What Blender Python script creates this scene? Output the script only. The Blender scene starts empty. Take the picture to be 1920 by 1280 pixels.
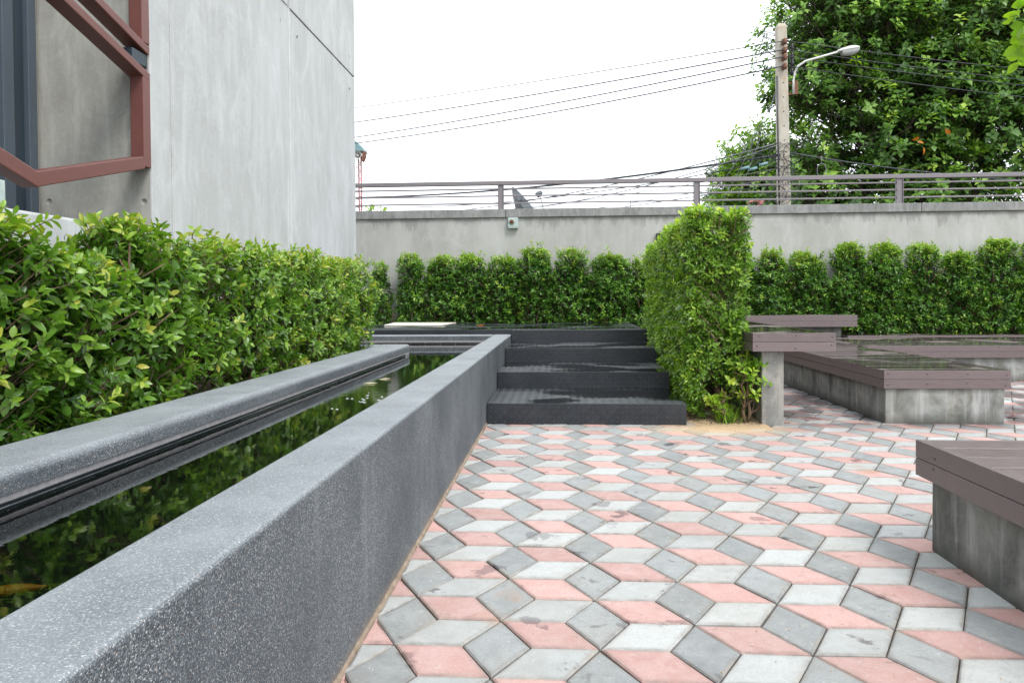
import bpy, bmesh, math, random
import numpy as np
from mathutils import Vector, Matrix, noise as mnoise

# ------------------------------------------------------------------ camera, world, sun, exposure
S = bpy.context.scene
C = S.collection
random.seed(7)
rng = np.random.default_rng(7)
R = math.radians

CAM_H = 1.10
FPX, YAW, PITCH, ROLL = 1375.5, 0.06586, -0.01912, -0.00681
cam_d = bpy.data.cameras.new('camera')
cam = bpy.data.objects.new('camera', cam_d); C.objects.link(cam)
cam_d.sensor_width = 36.0
cam_d.lens = FPX / 1920 * 36.0
cam_d.shift_y = -56.3 / 1920
cam_d.clip_start = 0.05; cam_d.clip_end = 3000
_f = Vector((-math.sin(YAW) * math.cos(PITCH), math.cos(YAW) * math.cos(PITCH), math.sin(PITCH)))
_r = Vector((math.cos(YAW), math.sin(YAW), 0)); _u = _r.cross(_f)
_r2 = _r * math.cos(ROLL) + _u * math.sin(ROLL); _u2 = -_r * math.sin(ROLL) + _u * math.cos(ROLL)
cam.matrix_world = Matrix(((_r2.x, _u2.x, -_f.x, 0), (_r2.y, _u2.y, -_f.y, 0), (_r2.z, _u2.z, -_f.z, CAM_H), (0, 0, 0, 1)))
S.camera = cam

def project(p):                                  # photograph pixels (1920 wide); only used to see which pieces show largest
    d = Vector(p) - Vector((0, 0, CAM_H)); z = d.dot(_f)
    if z < .05: return None
    return 960 + FPX * d.dot(_r2) / z, 583.7 - FPX * d.dot(_u2) / z, z

world = bpy.data.worlds.new('World'); S.world = world; world.use_nodes = True
wn = world.node_tree; wn.nodes.clear()
sky = wn.nodes.new('ShaderNodeTexSky'); sky.sky_type = 'NISHITA'; sky.sun_disc = False
sky.sun_elevation = R(50); sky.sun_rotation = R(143); sky.air_density = 1.0; sky.dust_density = 3.0
bw = wn.nodes.new('ShaderNodeRGBToBW')
mx = wn.nodes.new('ShaderNodeMix'); mx.data_type = 'RGBA'; mx.inputs[0].default_value = 0.88
mx.inputs[7].default_value = (9.45, 9.95, 10.45, 1)
bg = wn.nodes.new('ShaderNodeBackground'); bg.inputs[1].default_value = 0.12
wo = wn.nodes.new('ShaderNodeOutputWorld')
wn.links.new(sky.outputs[0], bw.inputs[0]); wn.links.new(bw.outputs[0], mx.inputs[6])
wn.links.new(mx.outputs[2], bg.inputs[0]); wn.links.new(bg.outputs[0], wo.inputs[0])

sun_d = bpy.data.lights.new('sun', 'SUN'); sun = bpy.data.objects.new('sun', sun_d); C.objects.link(sun)
sun_d.energy = 1.2; sun_d.angle = R(18); sun_d.color = (1, .96, .9)
sun.rotation_euler = Vector((.45, -.6, .9)).to_track_quat('Z', 'Y').to_euler()

S.view_settings.view_transform = 'Standard'; S.view_settings.look = 'None'
S.view_settings.gamma = 1; S.view_settings.use_curve_mapping = False
S.view_settings.exposure = 0.86
S.cycles.max_bounces = 7; S.cycles.diffuse_bounces = 3; S.cycles.glossy_bounces = 3
S.cycles.transmission_bounces = 4; S.cycles.transparent_max_bounces = 6
S.cycles.caustics_reflective = False; S.cycles.caustics_refractive = False

# ------------------------------------------------------------------ helpers: scene graph
def tag(o, label=None, cat=None, group=None, kind=None):
    if label: o['label'] = label
    if cat: o['category'] = cat
    if group: o['group'] = group
    if kind: o['kind'] = kind
    return o

def empty(name, loc=(0, 0, 0), label=None, cat=None, group=None, kind=None):
    o = bpy.data.objects.new(name, None); C.objects.link(o); o.location = loc
    o.empty_display_size = .1
    return tag(o, label, cat, group, kind)

def link(name, me, parent=None, mat_=None):
    o = bpy.data.objects.new(name, me); C.objects.link(o)
    if parent is not None:
        o.parent = parent
        o.location = -world_loc(parent)
    if mat_ is not None and not me.materials: me.materials.append(mat_)
    return o

def world_loc(o):
    v = o.location.copy(); p = o.parent
    while p is not None: v += p.location; p = p.parent
    return v

class MB:
    """collects shapes in world coordinates; build() links them as one mesh object"""
    def __init__(s): s.v = []; s.f = []; s.sm = []
    def add(s, vs, fs, smooth=False):
        n = len(s.v); s.v += [tuple(v) for v in vs]; s.f += [tuple(i + n for i in f) for f in fs]; s.sm += [smooth] * len(fs)
        return s
    def box(s, x0, x1, y0, y1, z0, z1):
        return s.add([(x0, y0, z0), (x1, y0, z0), (x1, y1, z0), (x0, y1, z0), (x0, y0, z1), (x1, y0, z1), (x1, y1, z1), (x0, y1, z1)],
                     [(0, 3, 2, 1), (4, 5, 6, 7), (0, 1, 5, 4), (1, 2, 6, 5), (2, 3, 7, 6), (3, 0, 4, 7)])
    def tube(s, pts, r, n=6, cap=True, smooth=True):
        pts = [Vector(p) for p in pts]
        rs = r if isinstance(r, (list, tuple)) else [r] * len(pts)
        vs = []; fs = []
        up = Vector((0.13, .21, .97))
        for i, p in enumerate(pts):
            t = (pts[min(i + 1, len(pts) - 1)] - pts[max(i - 1, 0)])
            if t.length < 1e-9: t = Vector((0, 0, 1))
            t.normalize()
            a = t.cross(up)
            if a.length < .15: a = t.cross(Vector((1, 0, 0)))
            a.normalize(); b = t.cross(a)
            for k in range(n):
                an = 2 * math.pi * k / n
                vs.append(p + (a * math.cos(an) + b * math.sin(an)) * rs[i])
        for i in range(len(pts) - 1):
            for k in range(n):
                k2 = (k + 1) % n
                fs.append((i * n + k, i * n + k2, (i + 1) * n + k2, (i + 1) * n + k))
        if cap:
            fs.append(tuple(range(n))); fs.append(tuple(reversed(range((len(pts) - 1) * n, len(pts) * n))))
        return s.add(vs, fs, smooth)
    def prism(s, poly, axis, a0, a1):
        """poly in the two other axes (ordered), extruded along axis 0/1/2"""
        def mk(p, a):
            q = list(p); q.insert(axis, a); return tuple(q)
        n = len(poly); vs = [mk(p, a0) for p in poly] + [mk(p, a1) for p in poly]
        fs = [tuple(range(n)), tuple(reversed(range(n, 2 * n)))]
        for i in range(n):
            j = (i + 1) % n; fs.append((i, i + n, j + n, j))
        return s.add(vs, fs)
    def mesh(s, name):
        me = bpy.data.meshes.new(name); me.from_pydata(s.v, [], s.f)
        me.polygons.foreach_set('use_smooth', s.sm)
        bm = bmesh.new(); bm.from_mesh(me); bmesh.ops.recalc_face_normals(bm, faces=bm.faces); bm.to_mesh(me); bm.free()
        me.update(); return me
    def build(s, name, m, parent=None, bevel=0, seg=2, kind=None):
        me = s.mesh(name); o = link(name, me, parent, m)
        if bevel:
            b = o.modifiers.new('bevel', 'BEVEL'); b.width = bevel; b.segments = seg; b.limit_method = 'ANGLE'
        if kind: o['kind'] = kind
        return o

# ------------------------------------------------------------------ helpers: materials
class NG:
    def __init__(s, name):
        s.m = bpy.data.materials.new(name); s.m.use_nodes = True; s.t = s.m.node_tree; s.t.nodes.clear()
        s.out = s.t.nodes.new('ShaderNodeOutputMaterial')
    def n(s, typ, ins=None, **pr):
        nd = s.t.nodes.new('ShaderNode' + typ)
        for k, v in pr.items(): setattr(nd, k, v)
        for k, v in (ins or {}).items():
            if hasattr(v, 'is_output') or isinstance(v, bpy.types.NodeSocket): s.t.links.new(v, nd.inputs[k])
            else: nd.inputs[k].default_value = v
        return nd
    def pos(s): return s.n('NewGeometry').outputs['Position']
    def mapv(s, v, sc=(1, 1, 1), loc=(0, 0, 0)): return s.n('Mapping', {0: v, 1: loc, 3: sc}).outputs[0]
    def noise(s, v, sc, det=4, rough=.55, dist=0): return s.n('TexNoise', {'Vector': v, 'Scale': sc, 'Detail': det, 'Roughness': rough, 'Distortion': dist}).outputs[0]
    def ramp(s, v, stops):
        nd = s.n('ValToRGB', {0: v}); cr = nd.color_ramp
        while len(cr.elements) < len(stops): cr.elements.new(.5)
        for e, (p, c) in zip(cr.elements, stops):
            e.position = p; e.color = (c, c, c, 1) if isinstance(c, (int, float)) else (*c, 1)
        return nd.outputs[0]
    def mix(s, f, a, b, mode='MIX'):
        nd = s.n('Mix', data_type='RGBA', blend_type=mode)
        for i, v in ((0, f), (6, a), (7, b)):
            if isinstance(v, bpy.types.NodeSocket): s.t.links.new(v, nd.inputs[i])
            elif i == 0: nd.inputs[0].default_value = v
            else: nd.inputs[i].default_value = (v, v, v, 1) if isinstance(v, (int, float)) else (*v, 1)
        return nd.outputs[2]
    def math(s, op, a, b=0, c=0, clamp=False):
        nd = s.n('Math', operation=op, use_clamp=clamp)
        for i, v in enumerate((a, b, c)):
            if isinstance(v, bpy.types.NodeSocket): s.t.links.new(v, nd.inputs[i])
            else: nd.inputs[i].default_value = v
        return nd.outputs[0]
    def bump(s, h, strength=.3, dist=.01, normal=None):
        ins = {'Height': h, 'Strength': strength, 'Distance': dist}
        if normal is not None: ins['Normal'] = normal
        return s.n('Bump', ins).outputs[0]
    def principled(s, col, rough=.6, normal=None, spec=.5, metal=0, coat=0):
        ins = {'Base Color': col if isinstance(col, bpy.types.NodeSocket) else (*col, 1), 'Roughness': rough, 'Specular IOR Level': spec, 'Metallic': metal}
        if coat: ins['Coat Weight'] = coat
        if normal is not None: ins['Normal'] = normal
        return s.n('BsdfPrincipled', ins).outputs[0]
    def done(s, sh): s.t.links.new(sh, s.out.inputs[0]); return s.m

def m_plain(name, col, rough=.6, metal=0, var=.15, scale=30, bump=.1):
    g = NG(name); p = g.pos(); n = g.noise(p, scale)
    c = g.mix(n, tuple(x * (1 - var) for x in col), tuple(min(1, x * (1 + var)) for x in col))
    return g.done(g.principled(c, rough, g.bump(n, bump, .003), metal=metal))

def m_concrete(name, base, dark, light, streak=1.0, blotch=1.5, rough=.75, seed=0, bumps=.25, warm=None, topz=None, damp=False):
    g = NG(name); p = g.mapv(g.pos(), (1, 1, 1), (seed, seed * 2.3, seed * .7))
    st = g.noise(g.mapv(p, (5, 5, .8)), 2.0 * streak, 7, .66, .5)
    st2 = g.noise(g.mapv(p, (30, 30, 1.6)), 2.0, 4, .6)
    bl = g.noise(p, blotch, 6, .6, .4)
    fine = g.noise(p, 60, 5, .7)
    c = g.mix(g.ramp(bl, [(.40, .1), (.62, 1)] if damp else [(.32, 0), (.7, 1)]), dark, base)
    c = g.mix(g.ramp(st, [(.45, 0), (.78, .75)]), c, light)
    c = g.mix(g.ramp(st2, [(.5, 0), (.85, .18)]), c, dark)
    pt = g.noise(g.mapv(p, (1, 1, .6)), 2.7, 7, .7, 1.2); c = g.mix(g.ramp(pt, [(.5, 0), (.68, .55)]), c, light)
    sc2 = g.noise(g.mapv(p, (14, 14, 3)), 2.4, 5, .75, 1.5); c = g.mix(g.ramp(sc2, [(.58, 0), (.7, .35)]), c, light)
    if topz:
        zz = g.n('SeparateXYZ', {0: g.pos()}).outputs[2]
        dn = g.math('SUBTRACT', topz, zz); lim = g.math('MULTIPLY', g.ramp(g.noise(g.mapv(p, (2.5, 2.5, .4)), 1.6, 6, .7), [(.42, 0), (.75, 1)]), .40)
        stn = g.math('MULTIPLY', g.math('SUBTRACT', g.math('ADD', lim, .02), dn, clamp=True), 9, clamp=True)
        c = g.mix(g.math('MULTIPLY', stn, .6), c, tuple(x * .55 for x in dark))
    c = g.mix(g.math('MULTIPLY', fine, .22), c, light)
    if warm:
        wn_ = g.noise(g.mapv(p, (3, 3, 2)), 1.3, 5, .6)
        c = g.mix(g.ramp(wn_, [(.55, 0), (.75, .6)]), c, warm)
    sw = g.noise(g.mapv(p, (2.2, 2.2, 3.3)), 2.5, 3, .5, 2.2)          # trowel swirls
    c = g.mix(g.ramp(sw, [(.47, 0), (.5, .22), (.53, 0)]), c, light)
    if damp:
        d1 = g.noise(g.mapv(p, (1.2, 1.2, 1.8)), 1.7, 7, .62, .9); c = g.mix(g.ramp(d1, [(.48, 0), (.58, .7)]), c, (.36, .365, .345))
        d2 = g.noise(g.mapv(p, (2.2, 2.2, 1.2), (5, 1, 2)), 1.5, 7, .62, .5); c = g.mix(g.ramp(d2, [(.48, 0), (.64, .75)]), c, (.085, .085, .076))
        d3 = g.noise(g.mapv(p, (8, 8, .9), (2, 6, 1)), 1.4, 5, .6); c = g.mix(g.ramp(d3, [(.52, 0), (.66, .6)]), c, (.46, .47, .46))
        z_ = g.n('SeparateXYZ', {0: g.pos()}).outputs[2]; tide = g.math('SUBTRACT', g.math('ADD', .05, g.math('MULTIPLY', g.noise(p, 5, 4), .10)), z_, clamp=True)
        c = g.mix(g.math('MULTIPLY', tide, 9, clamp=True), c, (.085, .085, .075))
    pit = g.n('TexVoronoi', {'Vector': p, 'Scale': 38.0}).outputs['Distance']
    pm = g.ramp(pit, [(.035, 1), (.07, 0)])
    c = g.mix(g.math('MULTIPLY', pm, .5), c, tuple(x * .45 for x in dark))
    h = g.math('ADD', g.math('MULTIPLY', fine, .4), g.math('SUBTRACT', bl, g.math('MULTIPLY', pm, .6)))
    return g.done(g.principled(c, rough, g.bump(h, bumps, .006), spec=.35))

def m_terrazzo():
    g = NG('washed_pebble_terrazzo'); p = g.pos()
    v1 = g.n('TexVoronoi', {'Vector': p, 'Scale': 380.0}, feature='F1')
    v2 = g.n('TexVoronoi', {'Vector': g.mapv(p, (1, 1, 1), (3.1, 1.7, .4)), 'Scale': 230.0}, feature='F1')
    sep = g.n('SeparateColor', {0: v1.outputs['Color']}).outputs[0]
    sep2 = g.n('SeparateColor', {0: v2.outputs['Color']})
    c = g.ramp(sep, [(0, (.042, .050, .060)), (.45, (.084, .098, .113)), (.75, (.148, .167, .183)), (.93, (.25, .27, .285)), (1, (.50, .51, .505))])
    big = g.ramp(sep2.outputs[1], [(.94, 0), (.96, 1)])
    bd = g.ramp(v2.outputs['Distance'], [(.25, 1), (.42, 0)])
    c = g.mix(g.math('MULTIPLY', big, bd), c, (.6, .58, .54))
    pk = g.ramp(sep2.outputs[2], [(.965, 0), (.975, 1)])
    c = g.mix(g.math('MULTIPLY', pk, bd), c, (.45, .27, .17))
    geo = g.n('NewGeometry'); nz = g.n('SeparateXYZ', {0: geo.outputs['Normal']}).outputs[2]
    # vertical faces: weather streaks and pale drips; top paled, its sky light put into the colour
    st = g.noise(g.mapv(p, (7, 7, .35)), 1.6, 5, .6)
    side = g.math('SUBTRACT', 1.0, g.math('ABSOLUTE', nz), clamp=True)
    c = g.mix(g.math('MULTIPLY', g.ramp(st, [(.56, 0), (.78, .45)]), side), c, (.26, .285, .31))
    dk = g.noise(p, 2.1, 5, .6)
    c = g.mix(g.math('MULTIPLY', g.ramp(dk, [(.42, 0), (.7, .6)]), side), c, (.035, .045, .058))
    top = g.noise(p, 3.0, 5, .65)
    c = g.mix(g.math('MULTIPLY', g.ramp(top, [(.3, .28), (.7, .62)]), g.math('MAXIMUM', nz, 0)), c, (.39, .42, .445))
    sz = g.n('SeparateXYZ', {0: p}).outputs[2]
    foot = g.math('MULTIPLY', g.ramp(g.math('ADD', sz, g.math('MULTIPLY', g.noise(p, 6), .06)), [(.03, 1), (.075, 0)]), side)
    c = g.mix(g.math('MULTIPLY', foot, .55), c, (.30, .22, .15))
    h = g.math('ADD', g.math('MULTIPLY', v1.outputs['Distance'], -1), sep)
    return g.done(g.principled(c, .62, g.bump(h, .35, .002), spec=.35))

def m_paver(name, col, hue):
    g = NG(name); p = g.pos(); xy = g.mapv(p, (1, 1, 0))
    rnd = g.math('FRACT', g.math('ADD', g.n('ObjectInfo').outputs['Random'], g.n('Attribute', attribute_name='tone').outputs['Fac']))
    a = tuple(x * .72 for x in col); b = tuple(min(1, x * 1.16) for x in col)
    c = g.mix(rnd, a, b)
    r2 = g.math('FRACT', g.math('MULTIPLY', rnd, 7.31))
    c = g.mix(g.math('MULTIPLY', r2, .28), c, hue)
    m1 = g.noise(p, 9, 6, .65, .4); m2 = g.noise(p, 120, 4, .7)
    c = g.mix(g.ramp(m1, [(.35, .0), (.7, .55)]), c, tuple(x * .6 + .25 for x in col))
    m3 = g.noise(p, 22, 6, .7, .8); c = g.mix(g.ramp(m3, [(.5, 0), (.72, .35)]), c, tuple(x * .68 for x in col))
    c = g.mix(g.ramp(g.noise(p, 3.3, 5, .6), [(.5, 0), (.72, .28)]), c, (.30, .25, .18))
    c = g.mix(g.math('MULTIPLY', g.ramp(m2, [(.35, 1), (.6, 0)]), .35), c, tuple(x * .62 for x in col))
    sc_ = g.ramp(g.noise(p, 38, 3, .6, 1.0), [(.66, 0), (.7, .5)])                # pale scuffs
    c = g.mix(sc_, c, (.55, .55, .52))
    ed = g.n('Attribute', attribute_name='edge').outputs['Fac']
    edm = g.math('MULTIPLY', g.math('POWER', ed, 2.2), g.ramp(g.noise(p, 16, 5, .7), [(.30, .05), (.65, .95)]))
    c = g.mix(g.math('MULTIPLY', edm, .62), c, (.16, .14, .12))
    edp = g.math('MULTIPLY', g.math('POWER', ed, 5.0), g.ramp(g.noise(g.mapv(p, (1, 1, 1), (7, 2, 0)), 7, 4, .6), [(.5, 0), (.6, .8)]))
    c = g.mix(g.math('MULTIPLY', edp, .30), c, (.46, .41, .33))
    blotch = g.ramp(g.noise(g.mapv(p, (1, 1, 1), (3, 8, 0)), 12, 5, .65, 1.5), [(.55, 0), (.66, .4)]); c = g.mix(g.math('MULTIPLY', blotch, r2), c, tuple(x * .55 for x in col))
    rust = g.ramp(g.noise(g.mapv(p, (1, 1, 1), (11, 5, 0)), 1.9, 3, .5), [(.70, 0), (.76, .55)])
    c = g.mix(rust, c, (.36, .19, .09))
    # damp marks: small dark patches in the open, general damp beyond the benches
    wn1 = g.noise(g.mapv(xy, (1, 1, 1), (4.2, 9.1, 0)), 5.5, 4, .6, .3)
    w = g.ramp(wn1, [(.625, 0), (.655, 1)])
    sp = g.n('SeparateXYZ', {0: p})
    back = g.math('MULTIPLY', g.math('SUBTRACT', sp.outputs[0], 1.75, clamp=True), 4, clamp=True)
    back2 = g.math('MULTIPLY', g.math('SUBTRACT', sp.outputs[1], 6.0, clamp=True), 2, clamp=True)
    wn2 = g.noise(g.mapv(xy, (1, 1, 1), (1.2, 3, 0)), 1.7, 5, .6)
    w2 = g.math('MULTIPLY', g.math('MULTIPLY', back, back2), g.ramp(wn2, [(.42, 0), (.5, 1)]))
    w = g.math('MULTIPLY', w, g.math('ADD', .35, g.math('MULTIPLY', g.math('FRACT', g.math('MULTIPLY', rnd, 3.7)), .8)), clamp=True)
    wet = g.math('MAXIMUM', w, w2)
    wetc = g.mix(1.0, c, (.42, .38, .40), 'MULTIPLY')
    c = g.mix(wet, c, wetc)
    rough = g.math('SUBTRACT', .78, g.math('MULTIPLY', wet, .42))
    # sandy grains gathered near the planter
    dx = g.math('SUBTRACT', sp.outputs[0], 1.30); dy = g.math('SUBTRACT', sp.outputs[1], 6.15)
    d2 = g.math('SQRT', g.math('ADD', g.math('MULTIPLY', g.math('MULTIPLY', dx, dx), .8), g.math('MULTIPLY', g.math('MULTIPLY', dy, dy), 3)))
    sand = g.math('SUBTRACT', g.ramp(d2, [(.1, 1), (.95, 0)]), g.math('MULTIPLY', g.noise(p, 60, 4, .7), .75), clamp=True)
    c = g.mix(g.math('MULTIPLY', sand, 1.5, clamp=True), c, (.58, .42, .25))
    return g.done(g.principled(c, rough, g.bump(g.math('ADD', m2, g.math('MULTIPLY', m1, .6)), .22, .003), spec=.4))

def m_board():
    g = NG('mauve_brown_composite_board'); geo = g.n('NewGeometry'); p = geo.outputs['Position']
    rnd = g.n('ObjectInfo').outputs['Random']
    nz = g.n('SeparateXYZ', {0: geo.outputs['Normal']}).outputs[2]
    c = g.mix(rnd, (.130, .097, .098), (.175, .134, .135))
    gr = g.noise(g.mapv(p, (3, 3, 60)), 4, 5, .65); gr2 = g.noise(g.mapv(p, (4, 90, 90)), 3, 4, .6)
    c = g.mix(g.ramp(gr, [(.35, 0), (.75, .5)]), c, (.22, .18, .18))
    scr = g.noise(g.mapv(p, (2, 26, 26), (1, 4, 2)), 2.2, 4, .7, .8); c = g.mix(g.ramp(scr, [(.62, 0), (.72, .4)]), c, (.27, .235, .235))
    c = g.mix(g.ramp(gr2, [(.5, 0), (.8, .25)]), c, (.085, .06, .06))
    c = g.mix(g.ramp(g.noise(p, 5, 5, .6), [(.5, 0), (.8, .35)]), c, (.19, .155, .15))
    wn1 = g.noise(g.mapv(p, (.9, .55, 0), (2.0, .3, 0)), 1.9, 3, .5, .2)
    top = g.math('GREATER_THAN', nz, .5)
    wet = g.math('MULTIPLY', g.ramp(wn1, [(.40, 0), (.47, 1)]), top)
    sp = g.n('SeparateXYZ', {0: p})
    far = g.math('MULTIPLY', g.math('SUBTRACT', sp.outputs[1], 5.0, clamp=True), 1.0, clamp=True)
    wet = g.math('MULTIPLY', wet, far)
    c = g.mix(wet, c, g.mix(1.0, c, (.28, .26, .24), 'MULTIPLY'))
    rough = g.math('ADD', g.math('MULTIPLY', g.math('SUBTRACT', 1, wet), .27), .06)
    return g.done(g.principled(c, rough, g.bump(g.math('MULTIPLY', g.math('ADD', gr, gr2), g.math('SUBTRACT', 1.0, wet)), .18, .003), spec=.5))

def m_checker(name, ax, puddle=False, seed=0.0):
    """dark painted tread plate; ax = the two world axes lying in the face"""
    g = NG(name); p = g.pos(); sp = g.n('SeparateXYZ', {0: p})
    cell = 1 / .042
    u = g.math('MULTIPLY', sp.outputs[ax[0]], cell); v = g.math('MULTIPLY', sp.outputs[ax[1]], cell)
    fu = g.math('SUBTRACT', g.math('FRACT', u), .5); fv = g.math('SUBTRACT', g.math('FRACT', v), .5)
    par = g.math('MODULO', g.math('ABSOLUTE', g.math('ADD', g.math('FLOOR', u), g.math('FLOOR', v))), 2.0)
    sgn = g.math('SUBTRACT', g.math('MULTIPLY', g.math('ROUND', par), 2), 1)
    fv2 = g.math('MULTIPLY', fv, sgn)
    a = g.math('ABSOLUTE', g.math('ADD', fu, fv2)); b = g.math('ABSOLUTE', g.math('SUBTRACT', fu, fv2))
    e = g.math('ADD', g.math('MULTIPLY', a, 1.15), g.math('MULTIPLY', b, 4.5))
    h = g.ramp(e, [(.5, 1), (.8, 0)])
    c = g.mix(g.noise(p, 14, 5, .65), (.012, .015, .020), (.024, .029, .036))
    c = g.mix(g.math('MULTIPLY', h, .75), c, (.062, .072, .088))  # raised lozenges lighter: caught highlights painted in, along with worn paint
    dust_sheen = g.noise(p, 3.5, 5, .65)
    c = g.mix(g.ramp(dust_sheen, [(.42, 0), (.75, .5)]), c, (.11, .115, .12) if puddle else (.055, .06, .066))  # dusty film; paler on treads, where sky sheen is put into the colour
    rough = .36; nb = g.bump(h, 1.0, .007)
    if puddle:
        xy = g.mapv(p, (.75, 1.25, 0), (seed, seed * .37, 0))
        wv = g.n('TexWave', {'Vector': p, 'Scale': 5.0, 'Distortion': .2}, bands_direction='X').outputs[0]
        m = g.math('ADD', g.noise(xy, 1.5, 5, .42, .25), g.math('MULTIPLY', wv, .018))
        wet = g.ramp(m, [(.475, 0), (.535, 1)])
        rib = g.n('TexWave', {'Vector': p, 'Scale': 4.2, 'Distortion': .4, 'Detail': 1.0}, bands_direction='X').outputs[0]
        dry = g.mix(g.math('MULTIPLY', rib, .26), c, (.15, .17, .195))  # dry plate paled in bands, sky sheen painted into the colour
        c = g.mix(wet, dry, (.006, .007, .008))
        rough = g.math('ADD', g.math('MULTIPLY', g.math('SUBTRACT', 1, wet), .36), .03)
        nb = g.bump(g.math('MULTIPLY', h, g.math('SUBTRACT', 1.0, g.math('MULTIPLY', wet, .93))), .8, .0035)
    return g.done(g.principled(c, rough, nb, spec=.5))

def m_leaf(name, stops, rough=.38, trans=.22):
    g = NG(name); p = g.pos()
    t = g.n('Attribute', attribute_name='tone').outputs['Fac']
    c = g.ramp(t, stops)
    c = g.mix(g.math('MULTIPLY', g.noise(p, 50, 2), .25), c, tuple(x * .6 for x in stops[0][1]))
    bsd = g.principled(c, rough, spec=.45)
    tr = g.n('BsdfTranslucent', {0: g.mix(1.0, c, (1.5, 1.7, .5), 'MULTIPLY')}).outputs[0]
    return g.done(g.n('MixShader', {0: trans, 1: bsd, 2: tr}).outputs[0])

def m_water():
    g = NG('dark_pond_water'); p = g.pos(); sp = g.n('SeparateXYZ', {0: p})
    n1 = g.noise(g.mapv(p, (1, .6, 1)), 9, 3, .5); n2 = g.noise(p, 34, 3, .5)
    d = g.math('ABSOLUTE', g.math('SUBTRACT', sp.outputs[1], 4.7))
    act = g.ramp(d, [(.0, 1), (.9, .22)])
    h = g.math('MULTIPLY', g.math('ADD', n1, g.math('MULTIPLY', n2, .3)), act)
    nb = g.bump(h, .10, .02)
    gl = g.n('BsdfGlossy', {'Roughness': .015, 'Color': (1, 1, 1, 1), 'Normal': nb}).outputs[0]
    tr = g.n('BsdfTransparent', {'Color': (.34, .40, .30, 1)}).outputs[0]
    fr = g.n('Fresnel', {'IOR': 1.33, 'Normal': nb}).outputs[0]
    fr = g.math('MULTIPLY', fr, 1.25, clamp=True)
    return g.done(g.n('MixShader', {0: fr, 1: tr, 2: gl}).outputs[0])

def m_ground(name, a, b, sc=40, rough=.9):
    g = NG(name); p = g.pos(); n = g.noise(p, sc, 6, .7); n2 = g.noise(p, 4, 4)
    c = g.mix(g.ramp(n, [(.3, 0), (.7, 1)]), a, b); c = g.mix(g.math('MULTIPLY', n2, .4), c, a)
    return g.done(g.principled(c, rough, g.bump(n, .6, .01)))

M = {}
M['terrazzo'] = m_terrazzo()
M['building'] = m_concrete('fair_faced_concrete', (.47, .485, .49), (.37, .38, .375), (.60, .615, .635), seed=1, blotch=.8, streak=.6)
M['recess'] = m_concrete('shaded_recess_concrete', (.33, .325, .30), (.23, .225, .205), (.45, .45, .42), seed=4, blotch=1.6)  # darker than the building concrete: shade of the recess put into the colour
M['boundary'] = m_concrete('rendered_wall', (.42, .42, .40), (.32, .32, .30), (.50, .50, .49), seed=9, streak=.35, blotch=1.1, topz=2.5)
M['cap'] = m_concrete('weathered_coping', (.23, .235, .23), (.14, .145, .14), (.38, .38, .38), seed=14, streak=1.3, blotch=4)
M['block'] = m_concrete('trowelled_damp_concrete', (.22, .225, .20), (.075, .080, .078), (.36, .37, .35), seed=21, streak=.35, blotch=3.2, warm=(.30, .27, .20), bumps=.3, damp=True)
M['post'] = m_concrete('streaky_concrete', (.24, .245, .24), (.12, .125, .13), (.46, .44, .38), seed=27, streak=1.8, blotch=4, bumps=.3)
M['pav_pink'] = m_paver('pink_paver', (.56, .325, .295), (.50, .37, .33))
M['pav_light'] = m_paver('light_grey_paver', (.45, .465, .46), (.46, .44, .38))
M['pav_dark'] = m_paver('mid_grey_paver', (.295, .312, .315), (.32, .315, .29))
M['board'] = m_board()
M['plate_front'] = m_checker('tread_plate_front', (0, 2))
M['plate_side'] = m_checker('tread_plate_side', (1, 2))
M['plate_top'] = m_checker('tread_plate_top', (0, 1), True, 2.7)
M['rail'] = m_plain('mauve_grey_painted_steel', (.21, .19, .205), .45)
M['frame'] = m_plain('maroon_painted_steel', (.155, .058, .050), .42, var=.12, scale=12)
M['slate'] = m_plain('dark_slate_aluminium', (.030, .045, .060), .35)
M['slate2'] = m_plain('blue_grey_aluminium', (.075, .095, .12), .35)
M['cream'] = m_plain('cream_sealant', (.52, .50, .40), .6)
M['dark'] = m_plain('black_plastic', (.015, .016, .018), .45)
M['greybox'] = m_plain('pale_galvanised_metal', (.42, .50, .48), .5, var=.25)
M['glassdk'] = m_plain('teal_window_glass', (.006, .035, .045), .05, var=.3, scale=3, bump=0)
M['stone'] = m_plain('plain_cream', (.80, .77, .68), .4, var=.05)
M['tile'] = m_plain('black_pool_tile', (.014, .018, .022), .12)
M['grout'] = m_plain('stained_mortar', (.28, .27, .28), .8, var=.5, scale=45)
M['fillet'] = m_ground('sandy_mortar', (.16, .115, .08), (.40, .32, .24), 14)
M['seam'] = m_plain('pale_joint_filler', (.53, .54, .545), .75, var=.2, scale=6)
M['joint'] = m_plain('pale_tile_joint', (.38, .42, .44), .5, var=.3)
M['basin'] = m_ground('mossy_basin_floor', (.010, .016, .012), (.022, .030, .022), 20, .8)
M['water'] = m_water()
M['soil'] = m_ground('planter_soil', (.07, .045, .028), (.17, .11, .07), 30)
M['sand'] = m_ground('tan_sand', (.42, .29, .165), (.66, .49, .31), 70)
M['joint_sand'] = m_ground('damp_joint_sand', (.035, .030, .026), (.12, .09, .065), 12)
M['earth'] = m_ground('packed_earth', (.14, .115, .08), (.24, .20, .15), 3)
M['asphalt'] = m_ground('road_asphalt', (.045, .045, .047), (.07, .07, .07), 20)
M['bark'] = m_ground('brown_bark', (.11, .07, .045), (.23, .155, .10), 45)
M['barkdk'] = m_ground('dark_bark', (.045, .035, .026), (.10, .08, .06), 25)
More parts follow.
